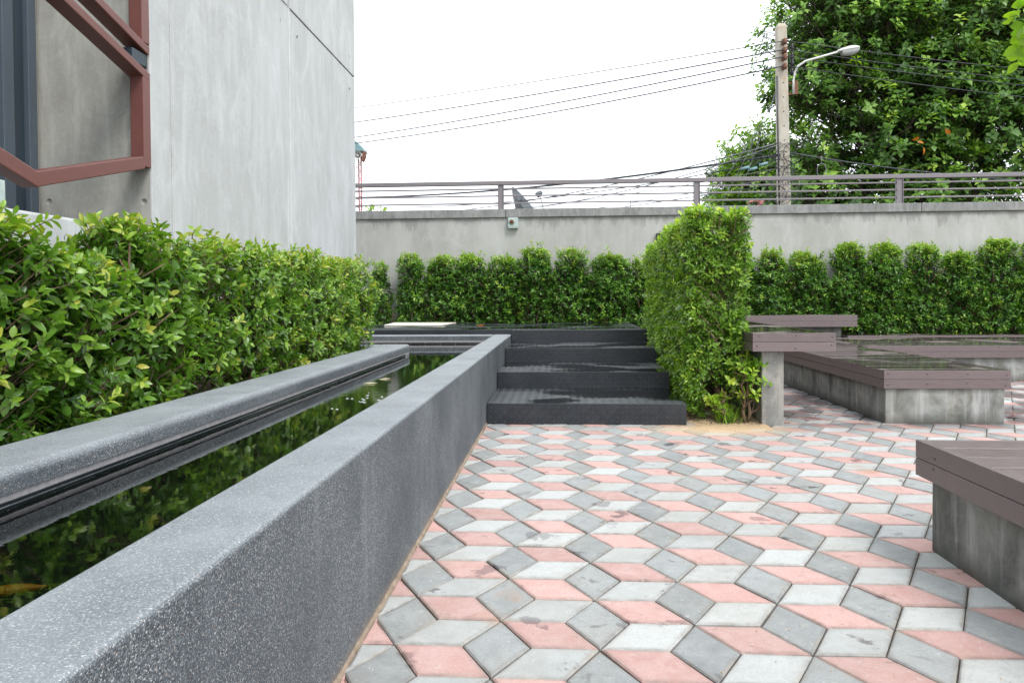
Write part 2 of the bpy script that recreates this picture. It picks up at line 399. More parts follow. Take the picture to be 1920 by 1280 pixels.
M['leaf_ficus'] = m_leaf('ficus_leaf', [(0, (.020, .058, .010)), (.35, (.075, .175, .022)), (.65, (.165, .315, .040)), (.9, (.30, .46, .060)), (1, (.55, .50, .10))], .27, .28)
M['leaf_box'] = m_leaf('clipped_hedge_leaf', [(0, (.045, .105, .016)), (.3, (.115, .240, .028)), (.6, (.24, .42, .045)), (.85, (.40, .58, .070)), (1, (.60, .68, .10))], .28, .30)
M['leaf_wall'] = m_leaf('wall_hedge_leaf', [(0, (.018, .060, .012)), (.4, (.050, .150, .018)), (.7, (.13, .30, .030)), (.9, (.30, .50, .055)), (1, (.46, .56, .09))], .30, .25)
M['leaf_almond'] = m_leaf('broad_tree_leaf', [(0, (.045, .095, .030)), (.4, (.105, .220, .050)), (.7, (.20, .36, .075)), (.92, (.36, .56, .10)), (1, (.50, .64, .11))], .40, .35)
M['leaf_pale'] = m_leaf('pale_green_leaf', [(0, (0.066, 0.154, 0.022)), (.5, (0.176, 0.330, 0.033)), (1, (0.396, 0.528, 0.066))], .5, .4)
M['leaf_small'] = m_leaf('small_tree_leaf', [(0, (0.045, 0.090, 0.053)), (.5, (0.105, 0.195, 0.090)), (1, (0.240, 0.390, 0.120))], .5, .25)
M['orange_leaf'] = m_leaf('orange_dying_leaf', [(0, (.55, .18, .02)), (1, (.75, .34, .03))], .5, .3)
M['koi'] = m_plain('orange_koi_skin', (.85, .27, .03), .35, var=.35, scale=25)
M['pole'] = m_concrete('spun_concrete_pole', (.46, .42, .34), (.32, .29, .24), (.58, .55, .48), seed=33, warm=(.40, .26, .15), blotch=3)
M['wire'] = m_plain('black_cable', (.045, .05, .06), .5)
M['wirelt'] = m_plain('grey_cable', (.20, .21, .22), .5)
M['lamp'] = m_plain('pale_lamp_housing', (.62, .62, .60), .4)
M['rust'] = m_plain('rusted_iron', (.16, .065, .035), .7, var=.5)
M['red'] = m_plain('faded_red_paint', (.36, .13, .13), .6)
M['teal'] = m_plain('weathered_teal_sheet', (.16, .28, .30), .55, var=.3)
M['mesh'] = m_plain('grey_dish_mesh', (.13, .15, .17), .5)
M['straw'] = m_plain('dry_straw', (.62, .55, .36), .6)

# ------------------------------------------------------------------ foliage machinery
def leaf_template(kind):
    if kind == 'hi':
        ts = [(.22, .70), (.50, 1.0), (.78, .70)]
        v = [(0, 0, 0)]
        for t, w in ts: v += [(t, -w, 1), (t, 0, 0), (t, w, 1)]
        v += [(1, 0, 0)]
        f = [(0, 1, 2), (0, 2, 3)]
        for k in (0, 1):
            a = 1 + 3 * k
            f += [(a, a + 3, a + 4), (a, a + 4, a + 1), (a + 1, a + 4, a + 5), (a + 1, a + 5, a + 2)]
        f += [(7, 10, 8), (8, 10, 9)]
    else:
        v = [(0, 0, 0), (.55, -1, 1), (.55, 0, 0), (.55, 1, 1), (1, 0, 0)]
        f = [(0, 1, 2), (0, 2, 3), (1, 4, 2), (2, 4, 3)]
    return np.array(v, float), np.array(f)

def leaf_shape(tv, wid, fold, droop):
    """tv rows (t, w, side flag) -> local coordinates for one unit-long leaf"""
    o = np.zeros_like(tv); o[:, 0] = tv[:, 0]; o[:, 1] = tv[:, 1] * wid
    o[:, 2] = tv[:, 2] * fold * np.abs(tv[:, 1]) * wid - droop * tv[:, 0] ** 2
    return o

def norm(a): return a / np.maximum(np.linalg.norm(a, axis=-1, keepdims=True), 1e-9)

def rosettes(tip, axis, length, k=8, twig=.09, spread=(30, 72), tone=None, g=None):
    """spirals of leaves round every twig tip -> leaf frames P, R(3x3), size, tone"""
    g = g or rng; n = len(tip)
    P = np.repeat(tip, k, 0); A = np.repeat(norm(axis), k, 0)
    j = np.tile(np.arange(k), n)
    ref = np.where(np.abs(A[:, 2:3]) < .9, np.array([[0, 0, 1.]]), np.array([[1., 0, 0]]))
    u = norm(np.cross(A, ref)); v = np.cross(A, u)
    ang = j * 2.399 + np.repeat(g.uniform(0, 6.28, n), k) + g.normal(0, .25, n * k)
    rad = u * np.cos(ang)[:, None] + v * np.sin(ang)[:, None]
    back = j / max(k - 1, 1)
    P = P - A * (back * twig)[:, None]
    th = np.radians(spread[0] + (spread[1] - spread[0]) * back + g.normal(0, 9, n * k))
    D = norm(A * np.cos(th)[:, None] + rad * np.sin(th)[:, None] + np.array([0, 0, -.12]))
    Nn = A - D * (A * D).sum(1, keepdims=True) + g.normal(0, .18, (n * k, 3)) + np.array([0, 0, .25])
    Nn = norm(Nn - D * (Nn * D).sum(1, keepdims=True)); Sd = np.cross(Nn, D)
    Rm = np.stack([D, Sd, Nn], -1)
    sz = length * np.clip(g.normal(1, .18, n * k), .5, 1.5) * (.72 + .4 * np.sin(back * 2.6))
    tb = np.repeat(tone if tone is not None else g.uniform(0, 1, n), k)
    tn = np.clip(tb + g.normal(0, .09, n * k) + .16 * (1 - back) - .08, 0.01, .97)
    return P, Rm, sz, tn

def fill_mesh(me, V, F, tone=None, smooth=False):
    me.vertices.add(len(V)); me.vertices.foreach_set('co', V.astype(np.float32).ravel())
    me.loops.add(F.size); me.loops.foreach_set('vertex_index', F.astype(np.int32).ravel())
    me.polygons.add(len(F))
    me.polygons.foreach_set('loop_start', np.arange(0, F.size, F.shape[1], dtype=np.int32))
    if smooth: me.polygons.foreach_set('use_smooth', np.ones(len(F), bool))
    if tone is not None:
        a = me.attributes.new('tone', 'FLOAT', 'POINT'); a.data.foreach_set('value', tone.astype(np.float32))
    me.update(calc_edges=True)

VARIANTS = {}
def leaf_variant(kind, wid, matname, tone_i, shape_i):
    key = (kind, wid, matname, tone_i, shape_i)
    if key not in VARIANTS:
        tv, tf = leaf_template(kind)
        V = leaf_shape(tv, wid, .15 + .25 * shape_i, .10 + .14 * shape_i)
        me = bpy.data.meshes.new('leaf'); fill_mesh(me, V, tf, np.full(len(V), (tone_i + .5) / 8), kind == 'hi')
        me.materials.append(M[matname]); VARIANTS[key] = me
    return VARIANTS[key]

def build_leaves(root, P, Rm, sz, tn, matname, wid=.24, kind='hi', name='foliage', singles=0):
    """all leaves of one plant: the `singles` that show largest become parts, the rest one stuff part"""
    if singles:
        cp = np.array([0, 0, CAM_H]); d = P - cp; z = d @ np.array(_f)
        px = 960 + FPX * (d @ np.array(_r2)) / np.maximum(z, .1); py = 583.7 - FPX * (d @ np.array(_u2)) / np.maximum(z, .1)
        # roughly nearest to the camera per screen cell = in view
        ok = (z > .3) & (px > 0) & (px < 1920) & (py > 0) & (py < 1280)
        idx = np.where(ok)[0]; cell = (px[idx] // 13).astype(int) * 1000 + (py[idx] // 13).astype(int)
        order = np.lexsort((z[idx], cell)); idx = idx[order]; cell = cell[order]
        first = idx[np.concatenate([[True], cell[1:] != cell[:-1]])]
        first = first[np.argsort(-sz[first] / z[first])][:singles]
        rl = world_loc(root)
        for i in first:
            me = leaf_variant(kind, wid, matname, min(7, int(tn[i] * 8)), int(i) % 3)
            o = bpy.data.objects.new('leaf', me); C.objects.link(o); o.parent = root
            m4 = Matrix([[*(Rm[i][0] * sz[i]), P[i][0] - rl.x], [*(Rm[i][1] * sz[i]), P[i][1] - rl.y], [*(Rm[i][2] * sz[i]), P[i][2] - rl.z], [0, 0, 0, 1]])
            o.matrix_local = m4
        keep = np.ones(len(P), bool); keep[first] = False
        P, Rm, sz, tn = P[keep], Rm[keep], sz[keep], tn[keep]
    tv, tf = leaf_template(kind); nv = len(tv); n = len(P)
    fold = rng.uniform(.1, .6, n); droop = rng.uniform(.02, .42, n)
    L = np.zeros((n, nv, 3)); L[:, :, 0] = tv[:, 0]; L[:, :, 1] = tv[:, 1] * wid * rng.uniform(.85, 1.15, n)[:, None]
    L[:, :, 2] = tv[:, 2] * fold[:, None] * np.abs(tv[:, 1]) * wid - droop[:, None] * tv[:, 0] ** 2
    L *= sz[:, None, None]
    V = np.einsum('nij,nkj->nki', Rm, L) + P[:, None, :]
    F = (tf[None] + (np.arange(n) * nv)[:, None, None]).reshape(-1, 3)
    me = bpy.data.meshes.new(name); fill_mesh(me, V.reshape(-1, 3), F, np.repeat(tn, nv), kind == 'hi')
    me.materials.append(M[matname])
    o = link(name, me, root); o['kind'] = 'stuff'
    return o

def twigs_mesh(root, A, B, r0, r1, mat_, name='twigs'):
    """thin three-sided twigs from A to B, as one part"""
    n = len(A); D = norm(B - A); ref = np.where(np.abs(D[:, 2:3]) < .9, np.array([[0, 0, 1.]]), np.array([[1., 0, 0]]))
    u = norm(np.cross(D, ref)); v = np.cross(D, u)
    vs = []
    mid = (A + B) / 2 + rng.normal(0, .1, (n, 3)) * np.linalg.norm(B - A, axis=1)[:, None] * .6
    for P, r in ((A, r0), (mid, (r0 + r1) / 2), (B, r1)):
        for k in range(3):
            a = 2.094 * k; vs.append(P + (u * math.cos(a) + v * math.sin(a)) * r)
    V = np.stack(vs, 1).reshape(-1, 3)
    f = []
    for s_ in (0, 3):
        for k in range(3):
            k2 = (k + 1) % 3; f += [(s_ + k, s_ + k2, s_ + 3 + k2), (s_ + k, s_ + 3 + k2, s_ + 3 + k)]
    F = (np.array(f)[None] + (np.arange(n) * 9)[:, None, None]).reshape(-1, 3)
    me = bpy.data.meshes.new(name); fill_mesh(me, V, F, smooth=True); me.materials.append(mat_)
    o = link(name, me, root); o['kind'] = 'stuff'; return o

def wobble(p, f=1.0, s=0.0):
    return (np.sin(p[:, 0] * 5.1 * f + s) * np.cos(p[:, 1] * 4.3 * f + s * 2) + np.sin(p[:, 2] * 6.2 * f + s * 1.7 + p[:, 0] * 2.2 * f)
            + np.cos(p[:, 1] * 9.7 * f - p[:, 2] * 7.1 * f + s)) / 3

def crooked(a, b, n=6, amp=.03, g=None):
    g = g or random; a, b = Vector(a), Vector(b); out = []
    for i in range(n + 1):
        t = i / n; q = a.lerp(b, t)
        if 0 < i: q += Vector((g.uniform(-amp, amp), g.uniform(-amp, amp), g.uniform(-amp, amp) * .4))
        out.append(q)
    return out

def shrub(name, base, half, z0, z1, ntw, lsize, matname, label, cat, group=None, kind='hi', singles=0, k=8, wid=.24,
          power=4.0, gap=.55, seed=0, stems=2, lean=(0, 0), topyoung=.45, taper=0.0, bare=0.0, tone0=.18, face=None):
    """clipped shrub: crooked stems, twigs, spirals of leaves inside a loose boxy outline"""
    global rng
    keep_rng = rng; rng = np.random.default_rng(1000 + seed); lr = random.Random(seed)
    root = empty(name, base, label, cat, group)
    bx, by, bz = base; hx, hy = half; H_ = z1 - z0; zc = (z0 + z1) / 2
    n = int(ntw * 2.2)
    d = norm(rng.normal(0, 1, (n, 3)))
    e = (np.abs(d) ** power).sum(1) ** (-1 / power)                     # superellipsoid surface
    rr = 1 - .62 * rng.uniform(0, 1, n) ** 1.9
    q = d * (e * rr)[:, None]
    P = np.stack([bx + q[:, 0] * hx, by + q[:, 1] * hy, zc + q[:, 2] * H_ / 2], 1)
    hfrac = (P[:, 2] - z0) / H_
    P[:, 0] = bx + (P[:, 0] - bx) * (1 - taper * hfrac) + lean[0] * hfrac
    P[:, 1] = by + (P[:, 1] - by) * (1 - taper * hfrac) + lean[1] * hfrac
    w = wobble(P, 1.0, seed * 1.3) + .7 * wobble(P, 2.3, seed * 3.1)
    P += d * (w * .07)[:, None] + rng.normal(0, .012, (n, 3))
    shoot = (rng.uniform(0, 1, n) < .035) & (rr > .85); P += d * np.array([.8, .8, 1.3]) * (shoot * rng.uniform(.02, .10, n))[:, None]
    keep = (wobble(P, 1.9, seed + 5) > -gap) | shoot
    if bare: keep &= ~((hfrac < bare) & (rng.uniform(0, 1, n) < .85 * (1 - hfrac / bare)))
    P, q, rr, hfrac = P[keep][:ntw], q[keep][:ntw], rr[keep][:ntw], hfrac[keep][:ntw]
    ax = norm(np.stack([q[:, 0] * (abs(q[:, 0]) > .5), q[:, 1] * (abs(q[:, 1]) > .5), .55 + .6 * (q[:, 2] > .6)], 1) * np.array([1, 1, 1]) + rng.normal(0, .42, (len(P), 3)))
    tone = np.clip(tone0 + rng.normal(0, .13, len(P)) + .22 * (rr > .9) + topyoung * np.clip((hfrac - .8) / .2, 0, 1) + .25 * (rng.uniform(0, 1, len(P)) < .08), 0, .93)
    Lp, Lr, Ls, Lt = rosettes(P, ax, lsize, k, twig=lsize * 1.5, tone=tone)
    odd = rng.uniform(0, 1, len(Lt)) < .0025; Lt[odd] = 1.0
    build_leaves(root, Lp, Lr, Ls, Lt, matname, wid, kind, singles=singles)
    inner = np.stack([bx + (P[:, 0] - bx) * .45, by + (P[:, 1] - by) * .5, np.maximum(P[:, 2] - rng.uniform(.08, .22, len(P)), bz + .05)], 1)
    A = P - (P - inner) * np.clip(rng.uniform(.35, .9, len(P)), 0, 1)[:, None]
    twigs_mesh(root, A, P, .0035, .0015, M['bark'])
    for s_ in range(stems):
        mb = MB(); ox = lr.uniform(-.5, .5) * hx; oy = lr.uniform(-.6, .6) * hy
        b0 = Vector((bx + ox * .5, by + oy * .7, bz)); t0 = Vector((bx + ox + lean[0], by + oy + lean[1], z0 + H_ * .86))
        pts = crooked(b0, t0, 7, .028, lr)
        r0 = .017 if stems < 4 else .012
        mb.tube(pts, [r0 * (1 - .75 * i / 7) for i in range(8)], 6)
        for j in range(5):
            i = 1 + j; a = pts[i]; an = lr.uniform(0, 6.28)
            b = a + Vector((math.cos(an) * hx * .85, math.sin(an) * hy * .85, lr.uniform(.12, .32) * min(1.2, H_)))
            mb.tube(crooked(a, b, 4, .02, lr), [.008 * (1 - .16 * m_) for m_ in range(5)], 5)
        mb.build('stem', M['bark'], root)
    rng = keep_rng
    return root

# ------------------------------------------------------------------ setting: ground
def sheet(name, x0, x1, y0, y1, z, m, nx=1, ny=1):
    vs = [(x0 + (x1 - x0) * i / nx, y0 + (y1 - y0) * j / ny, z) for j in range(ny + 1) for i in range(nx + 1)]
    fs = [(j * (nx + 1) + i, j * (nx + 1) + i + 1, (j + 1) * (nx + 1) + i + 1, (j + 1) * (nx + 1) + i) for j in range(ny) for i in range(nx)]
    me = bpy.data.meshes.new(name); me.from_pydata(vs, [], fs); me.update()
    o = link(name, me, None, m); o['kind'] = 'structure'; return o

sheet('ground', -900, 900, -600, 1400, -.07, M['earth'])
sheet('road', -200, 200, 14.2, 20.5, -.06, M['asphalt'])

# ------------------------------------------------------------------ pavement of rhombic pavers
ST = .21712; OX, OY = .1178, 2.2881; HR = ST * math.sqrt(3) / 2
pavement = sheet('pavement', -.66, 9.5, -1.0, 12.6, -.010, M['joint_sand'])

def clip_poly(poly, f_):
    out = []
    for i in range(len(poly)):
        a, b = poly[i], poly[(i + 1) % len(poly)]; fa, fb = f_(a), f_(b)
        if fa >= 0: out.append(a)
        if (fa >= 0) != (fb >= 0):
            t = fa / (fa - fb); out.append((a[0] + (b[0] - a[0]) * t, a[1] + (b[1] - a[1]) * t))
    return out

def paver_geo(poly, cx, cy, j):
    """inset, chamfered stone; top at z=0 plus small tilt. returns verts, faces local to cx, cy"""
    def inset(d):
        n = len(poly); r = []
        for i in range(n):
            p0, p1, p2 = Vector(poly[i - 1]), Vector(poly[i]), Vector(poly[(i + 1) % n])
            e1 = (p1 - p0); e2 = (p2 - p1)
            if e1.length < 1e-6 or e2.length < 1e-6: r.append(p1); continue
            e1.normalize(); e2.normalize()
            n1 = Vector((-e1.y, e1.x)); n2 = Vector((-e2.y, e2.x)); den = 1 + n1.dot(n2)
            r.append(p1 + (n1 + n2) * (d / max(den, .25)))
        return r
    n = len(poly); mid = sum((Vector(p) for p in poly), Vector((0, 0))) / n
    a = [Vector(p) + (mid - Vector(p)).normalized() * min(.004, (mid - Vector(p)).length * .2) for p in poly]
    if n == 4: a = inset(.0026); b = inset(.0074)
    else: b = [p + (mid - p) * .10 for p in a]
    c_ = [p + (mid - p) * .24 for p in b]
    V = [(p.x - cx, p.y - cy, -.035) for p in a] + [(p.x - cx, p.y - cy, -.0045) for p in a] + [(p.x - cx, p.y - cy, 0) for p in b] + [(p.x - cx, p.y - cy, .0004) for p in c_]
    F = [tuple(range(3 * n, 4 * n))]
    for i in range(n):
        k = (i + 1) % n
        F += [(i, k, n + k, n + i), (n + i, n + k, 2 * n + k, 2 * n + i), (2 * n + i, 2 * n + k, 3 * n + k, 3 * n + i)]
    return V, F

def edge_attr(me, vals):
    a = me.attributes.new('edge', 'FLOAT', 'POINT'); a.data.foreach_set('value', vals)

paver_list = []
for i in range(-8, 24):
    for j in range(-6, 62):
        if (i + j) % 2: continue
        bx_, by_ = OX + 1.5 * ST * i, OY + HR * j
        shapes = {'pav_dark': [(0, 0), (.5 * ST, HR), (0, 2 * HR), (-.5 * ST, HR)],
                  'pav_pink': [(-ST, 0), (0, 0), (-.5 * ST, HR), (-1.5 * ST, HR)],
                  'pav_light': [(-1.5 * ST, HR), (-.5 * ST, HR), (0, 2 * HR), (-ST, 2 * HR)]}
        for mk, sh in shapes.items():
            poly = [(bx_ + x, by_ + y) for x, y in sh]
            cx = sum(p[0] for p in poly) / 4; cy = sum(p[1] for p in poly) / 4
            if cx > 8.8 or cy > 12.4 or cy < -.6: continue
            if 1.12 < cx < 1.78 and cy > 6.34: continue                 # planter bed
            if -.7 < cx < 1.0 and cy > 6.5: continue                    # under the steps
            if (1.66 < cx and cy < 3.1 and cy > .2 and cx < 2.9): continue   # under the near bench block
            if 2.86 < cx < 3.64 and 6.6 < cy < 11: continue
            if cx > 3.6 and 9.7 < cy < 12.4: continue
            q = clip_poly(poly, lambda p: p[0] + .643)
            if len(q) < 3: continue
            area = abs(sum(q[k][0] * q[(k + 1) % len(q)][1] - q[(k + 1) % len(q)][0] * q[k][1] for k in range(len(q)))) / 2
            if area < .0012: continue
            pr = project((cx, cy, 0)); show = 0
            if pr and -30 < pr[0] < 1950 and -30 < pr[1] < 1310:
                hid = (cx > 1.6 and cy < 3.2)
                if not hid: show = area / (pr[2] ** 3)
            paver_list.append((show, mk, q, cx, cy, len(q) == 4 and area > .98 * ST * HR))
paver_list.sort(key=lambda t: -t[0])
paver_mesh = {}
rest = {k: [[], [], [], []] for k in ('pav_dark', 'pav_pink', 'pav_light')}
for n_, (show, mk, q, cx, cy, whole) in enumerate(paver_list):
    dz = rng.normal(0, .0014); tx, ty = rng.normal(0, .0055, 2); ro = rng.normal(0, .004); jx, jy = rng.normal(0, .0006, 2)
    if n_ < 300:
        if whole:
            if mk not in paver_mesh:
                V, F = paver_geo(q, cx, cy, 0); me = bpy.data.meshes.new('paver'); me.from_pydata(V, [], F); me.materials.append(M[mk]); edge_attr(me, [0. if v[2] > .0002 else 1. for v in V]); paver_mesh[mk] = me
            me = paver_mesh[mk]
        else:
            V, F = paver_geo(q, cx, cy, 0); me = bpy.data.meshes.new('paver'); me.from_pydata(V, [], F); me.materials.append(M[mk]); edge_attr(me, [0. if v[2] > .0002 else 1. for v in V])
        o = bpy.data.objects.new('paver', me); C.objects.link(o); o.parent = pavement
        o.location = (cx + jx, cy + jy, dz); o.rotation_euler = (tx, ty, ro)
    else:
        V, F = paver_geo(q, cx, cy, 0); r = rest[mk]; b = len(r[0]); tone = random.random()
        for v in V: r[0].append((cx + v[0], cy + v[1], v[2] + dz + v[0] * ty + v[1] * tx)); r[2].append(tone); r[3].append(0. if v[2] > .0002 else 1.)
        for f in F: r[1].append(tuple(i + b for i in f))
V = []; F = []; T = []; MI = []; EA = []
me = bpy.data.meshes.new('pavers')
for k_, mk in enumerate(rest):
    me.materials.append(M[mk]); b = len(V); V += rest[mk][0]; T += rest[mk][2]; EA += rest[mk][3]
    for f in rest[mk][1]: F.append(tuple(i + b for i in f)); MI.append(k_)
me.from_pydata(V, [], F); me.polygons.foreach_set('material_index', MI)
a_ = me.attributes.new('tone', 'FLOAT', 'POINT'); a_.data.foreach_set('value', T); edge_attr(me, EA)
me.update(); o = link('pavers', me, pavement); o['kind'] = 'stuff'

# sandy planter bed beside the steps, spilling over the pavers
mb = MB(); nx, ny = 44, 90
vs = []; fs = []
for j in range(ny + 1):
    for i in range(nx + 1):
        x = 1.02 + .72 * i / nx; y = 5.98 + 6.2 * j / ny
        edge = min((x - 1.02) * 3, 1, (y - 5.98 - .10 * (1 - abs(x - 1.35))) * 2.0 + .02)
        z = -.012 + .034 * max(0, min(1, edge * 1.4)) + .016 * mnoise.noise(Vector((x * 4, y * 4, 0))) + .006 * mnoise.noise(Vector((x * 25, y * 25, 3)))
        if y < 6.35 or x < 1.1: z = min(z, .012)
        vs.append((x, y, z))
fs = [(j * (nx + 1) + i, j * (nx + 1) + i + 1, (j + 1) * (nx + 1) + i + 1, (j + 1) * (nx + 1) + i) for j in range(ny) for i in range(nx)]
mb.add(vs, fs, True); o = mb.build('sand_bed', M['sand']); o['kind'] = 'structure'

# ------------------------------------------------------------------ raised water channel
ZT = .61; ZW = .500
ch = empty('water_channel', (-.75, 4.5, 0), 'raised dark pebble-finished water channel running up the left side to the black steps', 'water channel')
mb = MB()
pr_ = [(-.647, 0)] + [(-.661 + .014 * math.cos(a), ZT - .014 + .014 * math.sin(a)) for a in (0, .4, .8, 1.2, 1.5708)] + [(-.860 - .012 * math.sin(a), ZT - .012 + .012 * math.cos(a)) for a in (0, .5, 1.0, 1.5708)] + [(-.872, 0)]
mb.prism(pr_, 1, -1.2, 9.70)
mb.build('outer_wall', M['terrazzo'], ch)
mb = MB(); lr = random.Random(8); n = 160; vs = []
for i in range(n + 1):
    y = .6 + (9.6 - .6) * i / n; w_ = .009 + .012 * mnoise.noise(Vector((y * 3, 0, 0))) + lr.uniform(-.003, .003)
    vs += [(-.649, y, -.02), (-.649, y, .014 + lr.uniform(0, .006)), (-.646 + w_ * .5, y, .006), (-.646 + w_, y, .0015), (-.646 + w_, y, -.02)]
mb.add(vs, [(i * 5 + k, i * 5 + k + 1, i * 5 + k + 6, i * 5 + k + 5) for i in range(n) for k in range(4)], True); mb.build('mortar_fillet', M['fillet'], ch)
mb = MB(); mb.box(-4.2, -.874, 9.45, 9.70, 0, ZT); mb.build('end_wall', M['terrazzo'], ch, .012)
prof = [(-1.905, 0), (-1.905, ZT - .02), (-1.890, ZT)]
for k in range(7):
    a = math.pi / 2 * (1 - k / 6); prof.append((-1.632 + .032 * math.cos(a), ZT - .032 + .032 * math.sin(a)))
prof += [(-1.600, .541), (-1.612, .538), (-1.612, 0)]
mb = MB(); mb.prism(prof, 1, -1.2, 7.70); o = mb.build('inner_kerb', M['terrazzo'], ch)
mb = MB(); mb.box(-4.2, -1.907, 7.44, 7.70, 0, ZT); mb.build('kerb_return', M['terrazzo'], ch, .012)
mb = MB(); mb.box(-1.6118, -1.6065, -1.2, 7.69, .40, .5395); mb.build('mortar_band', M['grout'], ch)
mb = MB(); mb.box(-4.2, -.8745, 9.444, 9.449, .40, .545); mb.build('mortar_band', M['grout'], ch)
mb = MB(); mb.box(-1.6062, -1.604, -1.2, 7.69, .5045, .5080); mb.build('tile_joint', M['joint'], ch)
TL = .195; y = -1.1; tme = {}
for nm, z0_, z1_ in (('a', .5085, .5185), ('b', .42, .5040)):
    m_ = MB(); m_.box(0, .0075, .003, TL - .003, z0_, z1_); me = m_.mesh('tile'); me.materials.append(M['tile']); tme[nm] = me
    m_ = MB(); m_.box(.003, TL - .003, -.0075, 0, z0_ + .0, z1_); me = m_.mesh('tile'); me.materials.append(M['tile']); tme[nm + 'x'] = me
rl = world_loc(ch)
while y < 7.45:
    for nm in 'ab':
        o = bpy.data.objects.new('tile', tme[nm]); C.objects.link(o); o.parent = ch
        o.location = (-1.6068 - rl.x + random.uniform(-.0008, .0008), y - rl.y, random.uniform(-.001, .001))
    y += TL
x = -3.9
while x < -1.0:
    for nm in 'ab':
        o = bpy.data.objects.new('tile', tme[nm + 'x']); C.objects.link(o); o.parent = ch
        o.location = (x - rl.x, 9.4445 - rl.y, random.uniform(-.001, .001))
    x += TL
mb = MB(); mb.box(-4.2, -.872, -1.2, 9.45, 0.02, .12); mb.build('basin_floor', M['basin'], ch)
mb = MB(); mb.box(-4.3, -4.2, -1.2, 9.7, 0, ZT); mb.build('far_side_wall', M['terrazzo'], ch)
w_ = sheet('water', -1.6115, -.873, -1.19, 9.449, ZW, M['water'])
w2 = sheet('water', -4.19, -1.6115, 7.701, 9.449, ZW, M['water'])

# koi, floating leaf scraps and foam on the water
mb = MB(); pts = [(-1.245, 1.462, .478), (-1.225, 1.475, .478), (-1.19, 1.49, .478), (-1.155, 1.505, .478), (-1.13, 1.512, .478), (-1.12, 1.518, .478)]
mb.tube(pts, [.004, .009, .013, .010, .005, .003], 10)
koi = mb.mesh('koi')
koi_o = link('koi', koi, None, M['koi']); tag(koi_o, 'orange koi just under the dark water at the left edge of the photo', 'fish')
mb = MB(); mb.add([(-1.125, 1.514, .478), (-1.095, 1.512, .487), (-1.105, 1.522, .478), (-1.095, 1.534, .471), (-1.125, 1.517, .476)], [(0, 1, 2), (0, 2, 1), (0, 2, 3), (4, 3, 2)])
mb.build('tail_fin', M['koi'], koi_o)
mb = MB(); mb.add([(-1.20, 1.482, .478), (-1.215, 1.46, .480), (-1.19, 1.468, .479)], [(0, 1, 2)]).add([(-1.19, 1.497, .478), (-1.205, 1.52, .480), (-1.18, 1.514, .479)], [(0, 1, 2)])
mb.build('side_fins', M['koi'], koi_o)
for k, (x, y, an, ln, lb) in enumerate([(-1.30, 5.35, .2, .10, 'pale green straw-like leaf floating on the dark water, farther of the two'),
                                        (-1.335, 5.08, .05, .11, 'cream dry leaf scrap floating on the dark water, nearer of the two')]):
    c, s_ = math.cos(an) * ln / 2, math.sin(an) * ln / 2
    mb = MB(); mb.add([(x - c, y - s_, ZW + .002), (x, y - .012, ZW + .003), (x + c, y + s_, ZW + .006), (x, y + .014, ZW + .004), (x, y, ZW + .009)],
                      [(0, 1, 4), (1, 2, 4), (2, 3, 4), (3, 0, 4)])
    tag(mb.build('floating_leaf', M['straw']), lb, 'leaf', 'leaf scraps floating on the channel')
mb = MB()
for k in range(34):
    t = random.random(); x = -1.24 + .36 * t + random.gauss(0, .05); y = 4.25 + .3 * t + random.gauss(0, .17)
    if not -1.55 < x < -.90: continue
    r = random.uniform(.003, .011); n = 7
    vs = [(x + r * math.cos(6.283 * i / n) * random.uniform(.8, 1.6), y + r * math.sin(6.283 * i / n) * .8, ZW + .0015) for i in range(n)] + [(x, y, ZW + .004)]
    mb.add(vs, [(i, (i + 1) % n, n) for i in range(n)], True)
o = mb.build('foam', m_plain('white_foam', (.75, .78, .78), .3, bump=0)); tag(o, 'white flecks of foam and bubbles where the water is stirred', 'foam', kind='stuff')

# planter soil behind the kerb
o = sheet('planter_soil', -2.75, -1.907, -1.2, 7.44, .50, M['soil'], 1, 1)

# ------------------------------------------------------------------ black tread-plate steps and platform
def plate_box(name, x0, x1, y0, y1, z0, z1, parent):
    me = bpy.data.meshes.new(name)
    c = .004
    V = [(x0, y0, z0), (x1, y0, z0), (x1, y1, z0), (x0, y1, z0),
         (x0, y0, z1 - c), (x1, y0, z1 - c), (x1, y1, z1 - c), (x0, y1, z1 - c),
         (x0 + c, y0 + c, z1), (x1 - c, y0 + c, z1), (x1 - c, y1 - c, z1), (x0 + c, y1 - c, z1)]
    F = [(0, 3, 2, 1), (0, 1, 5, 4), (1, 2, 6, 5), (2, 3, 7, 6), (3, 0, 4, 7), (4, 5, 9, 8), (5, 6, 10, 9), (6, 7, 11, 10), (7, 4, 8, 11), (8, 9, 10, 11)]
    me.from_pydata(V, [], F)
    for k in ('plate_front', 'plate_side', 'plate_top'): me.materials.append(M[k])
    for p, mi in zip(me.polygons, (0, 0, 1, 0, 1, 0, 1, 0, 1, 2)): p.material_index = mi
    me.update(); return link(name, me, parent)

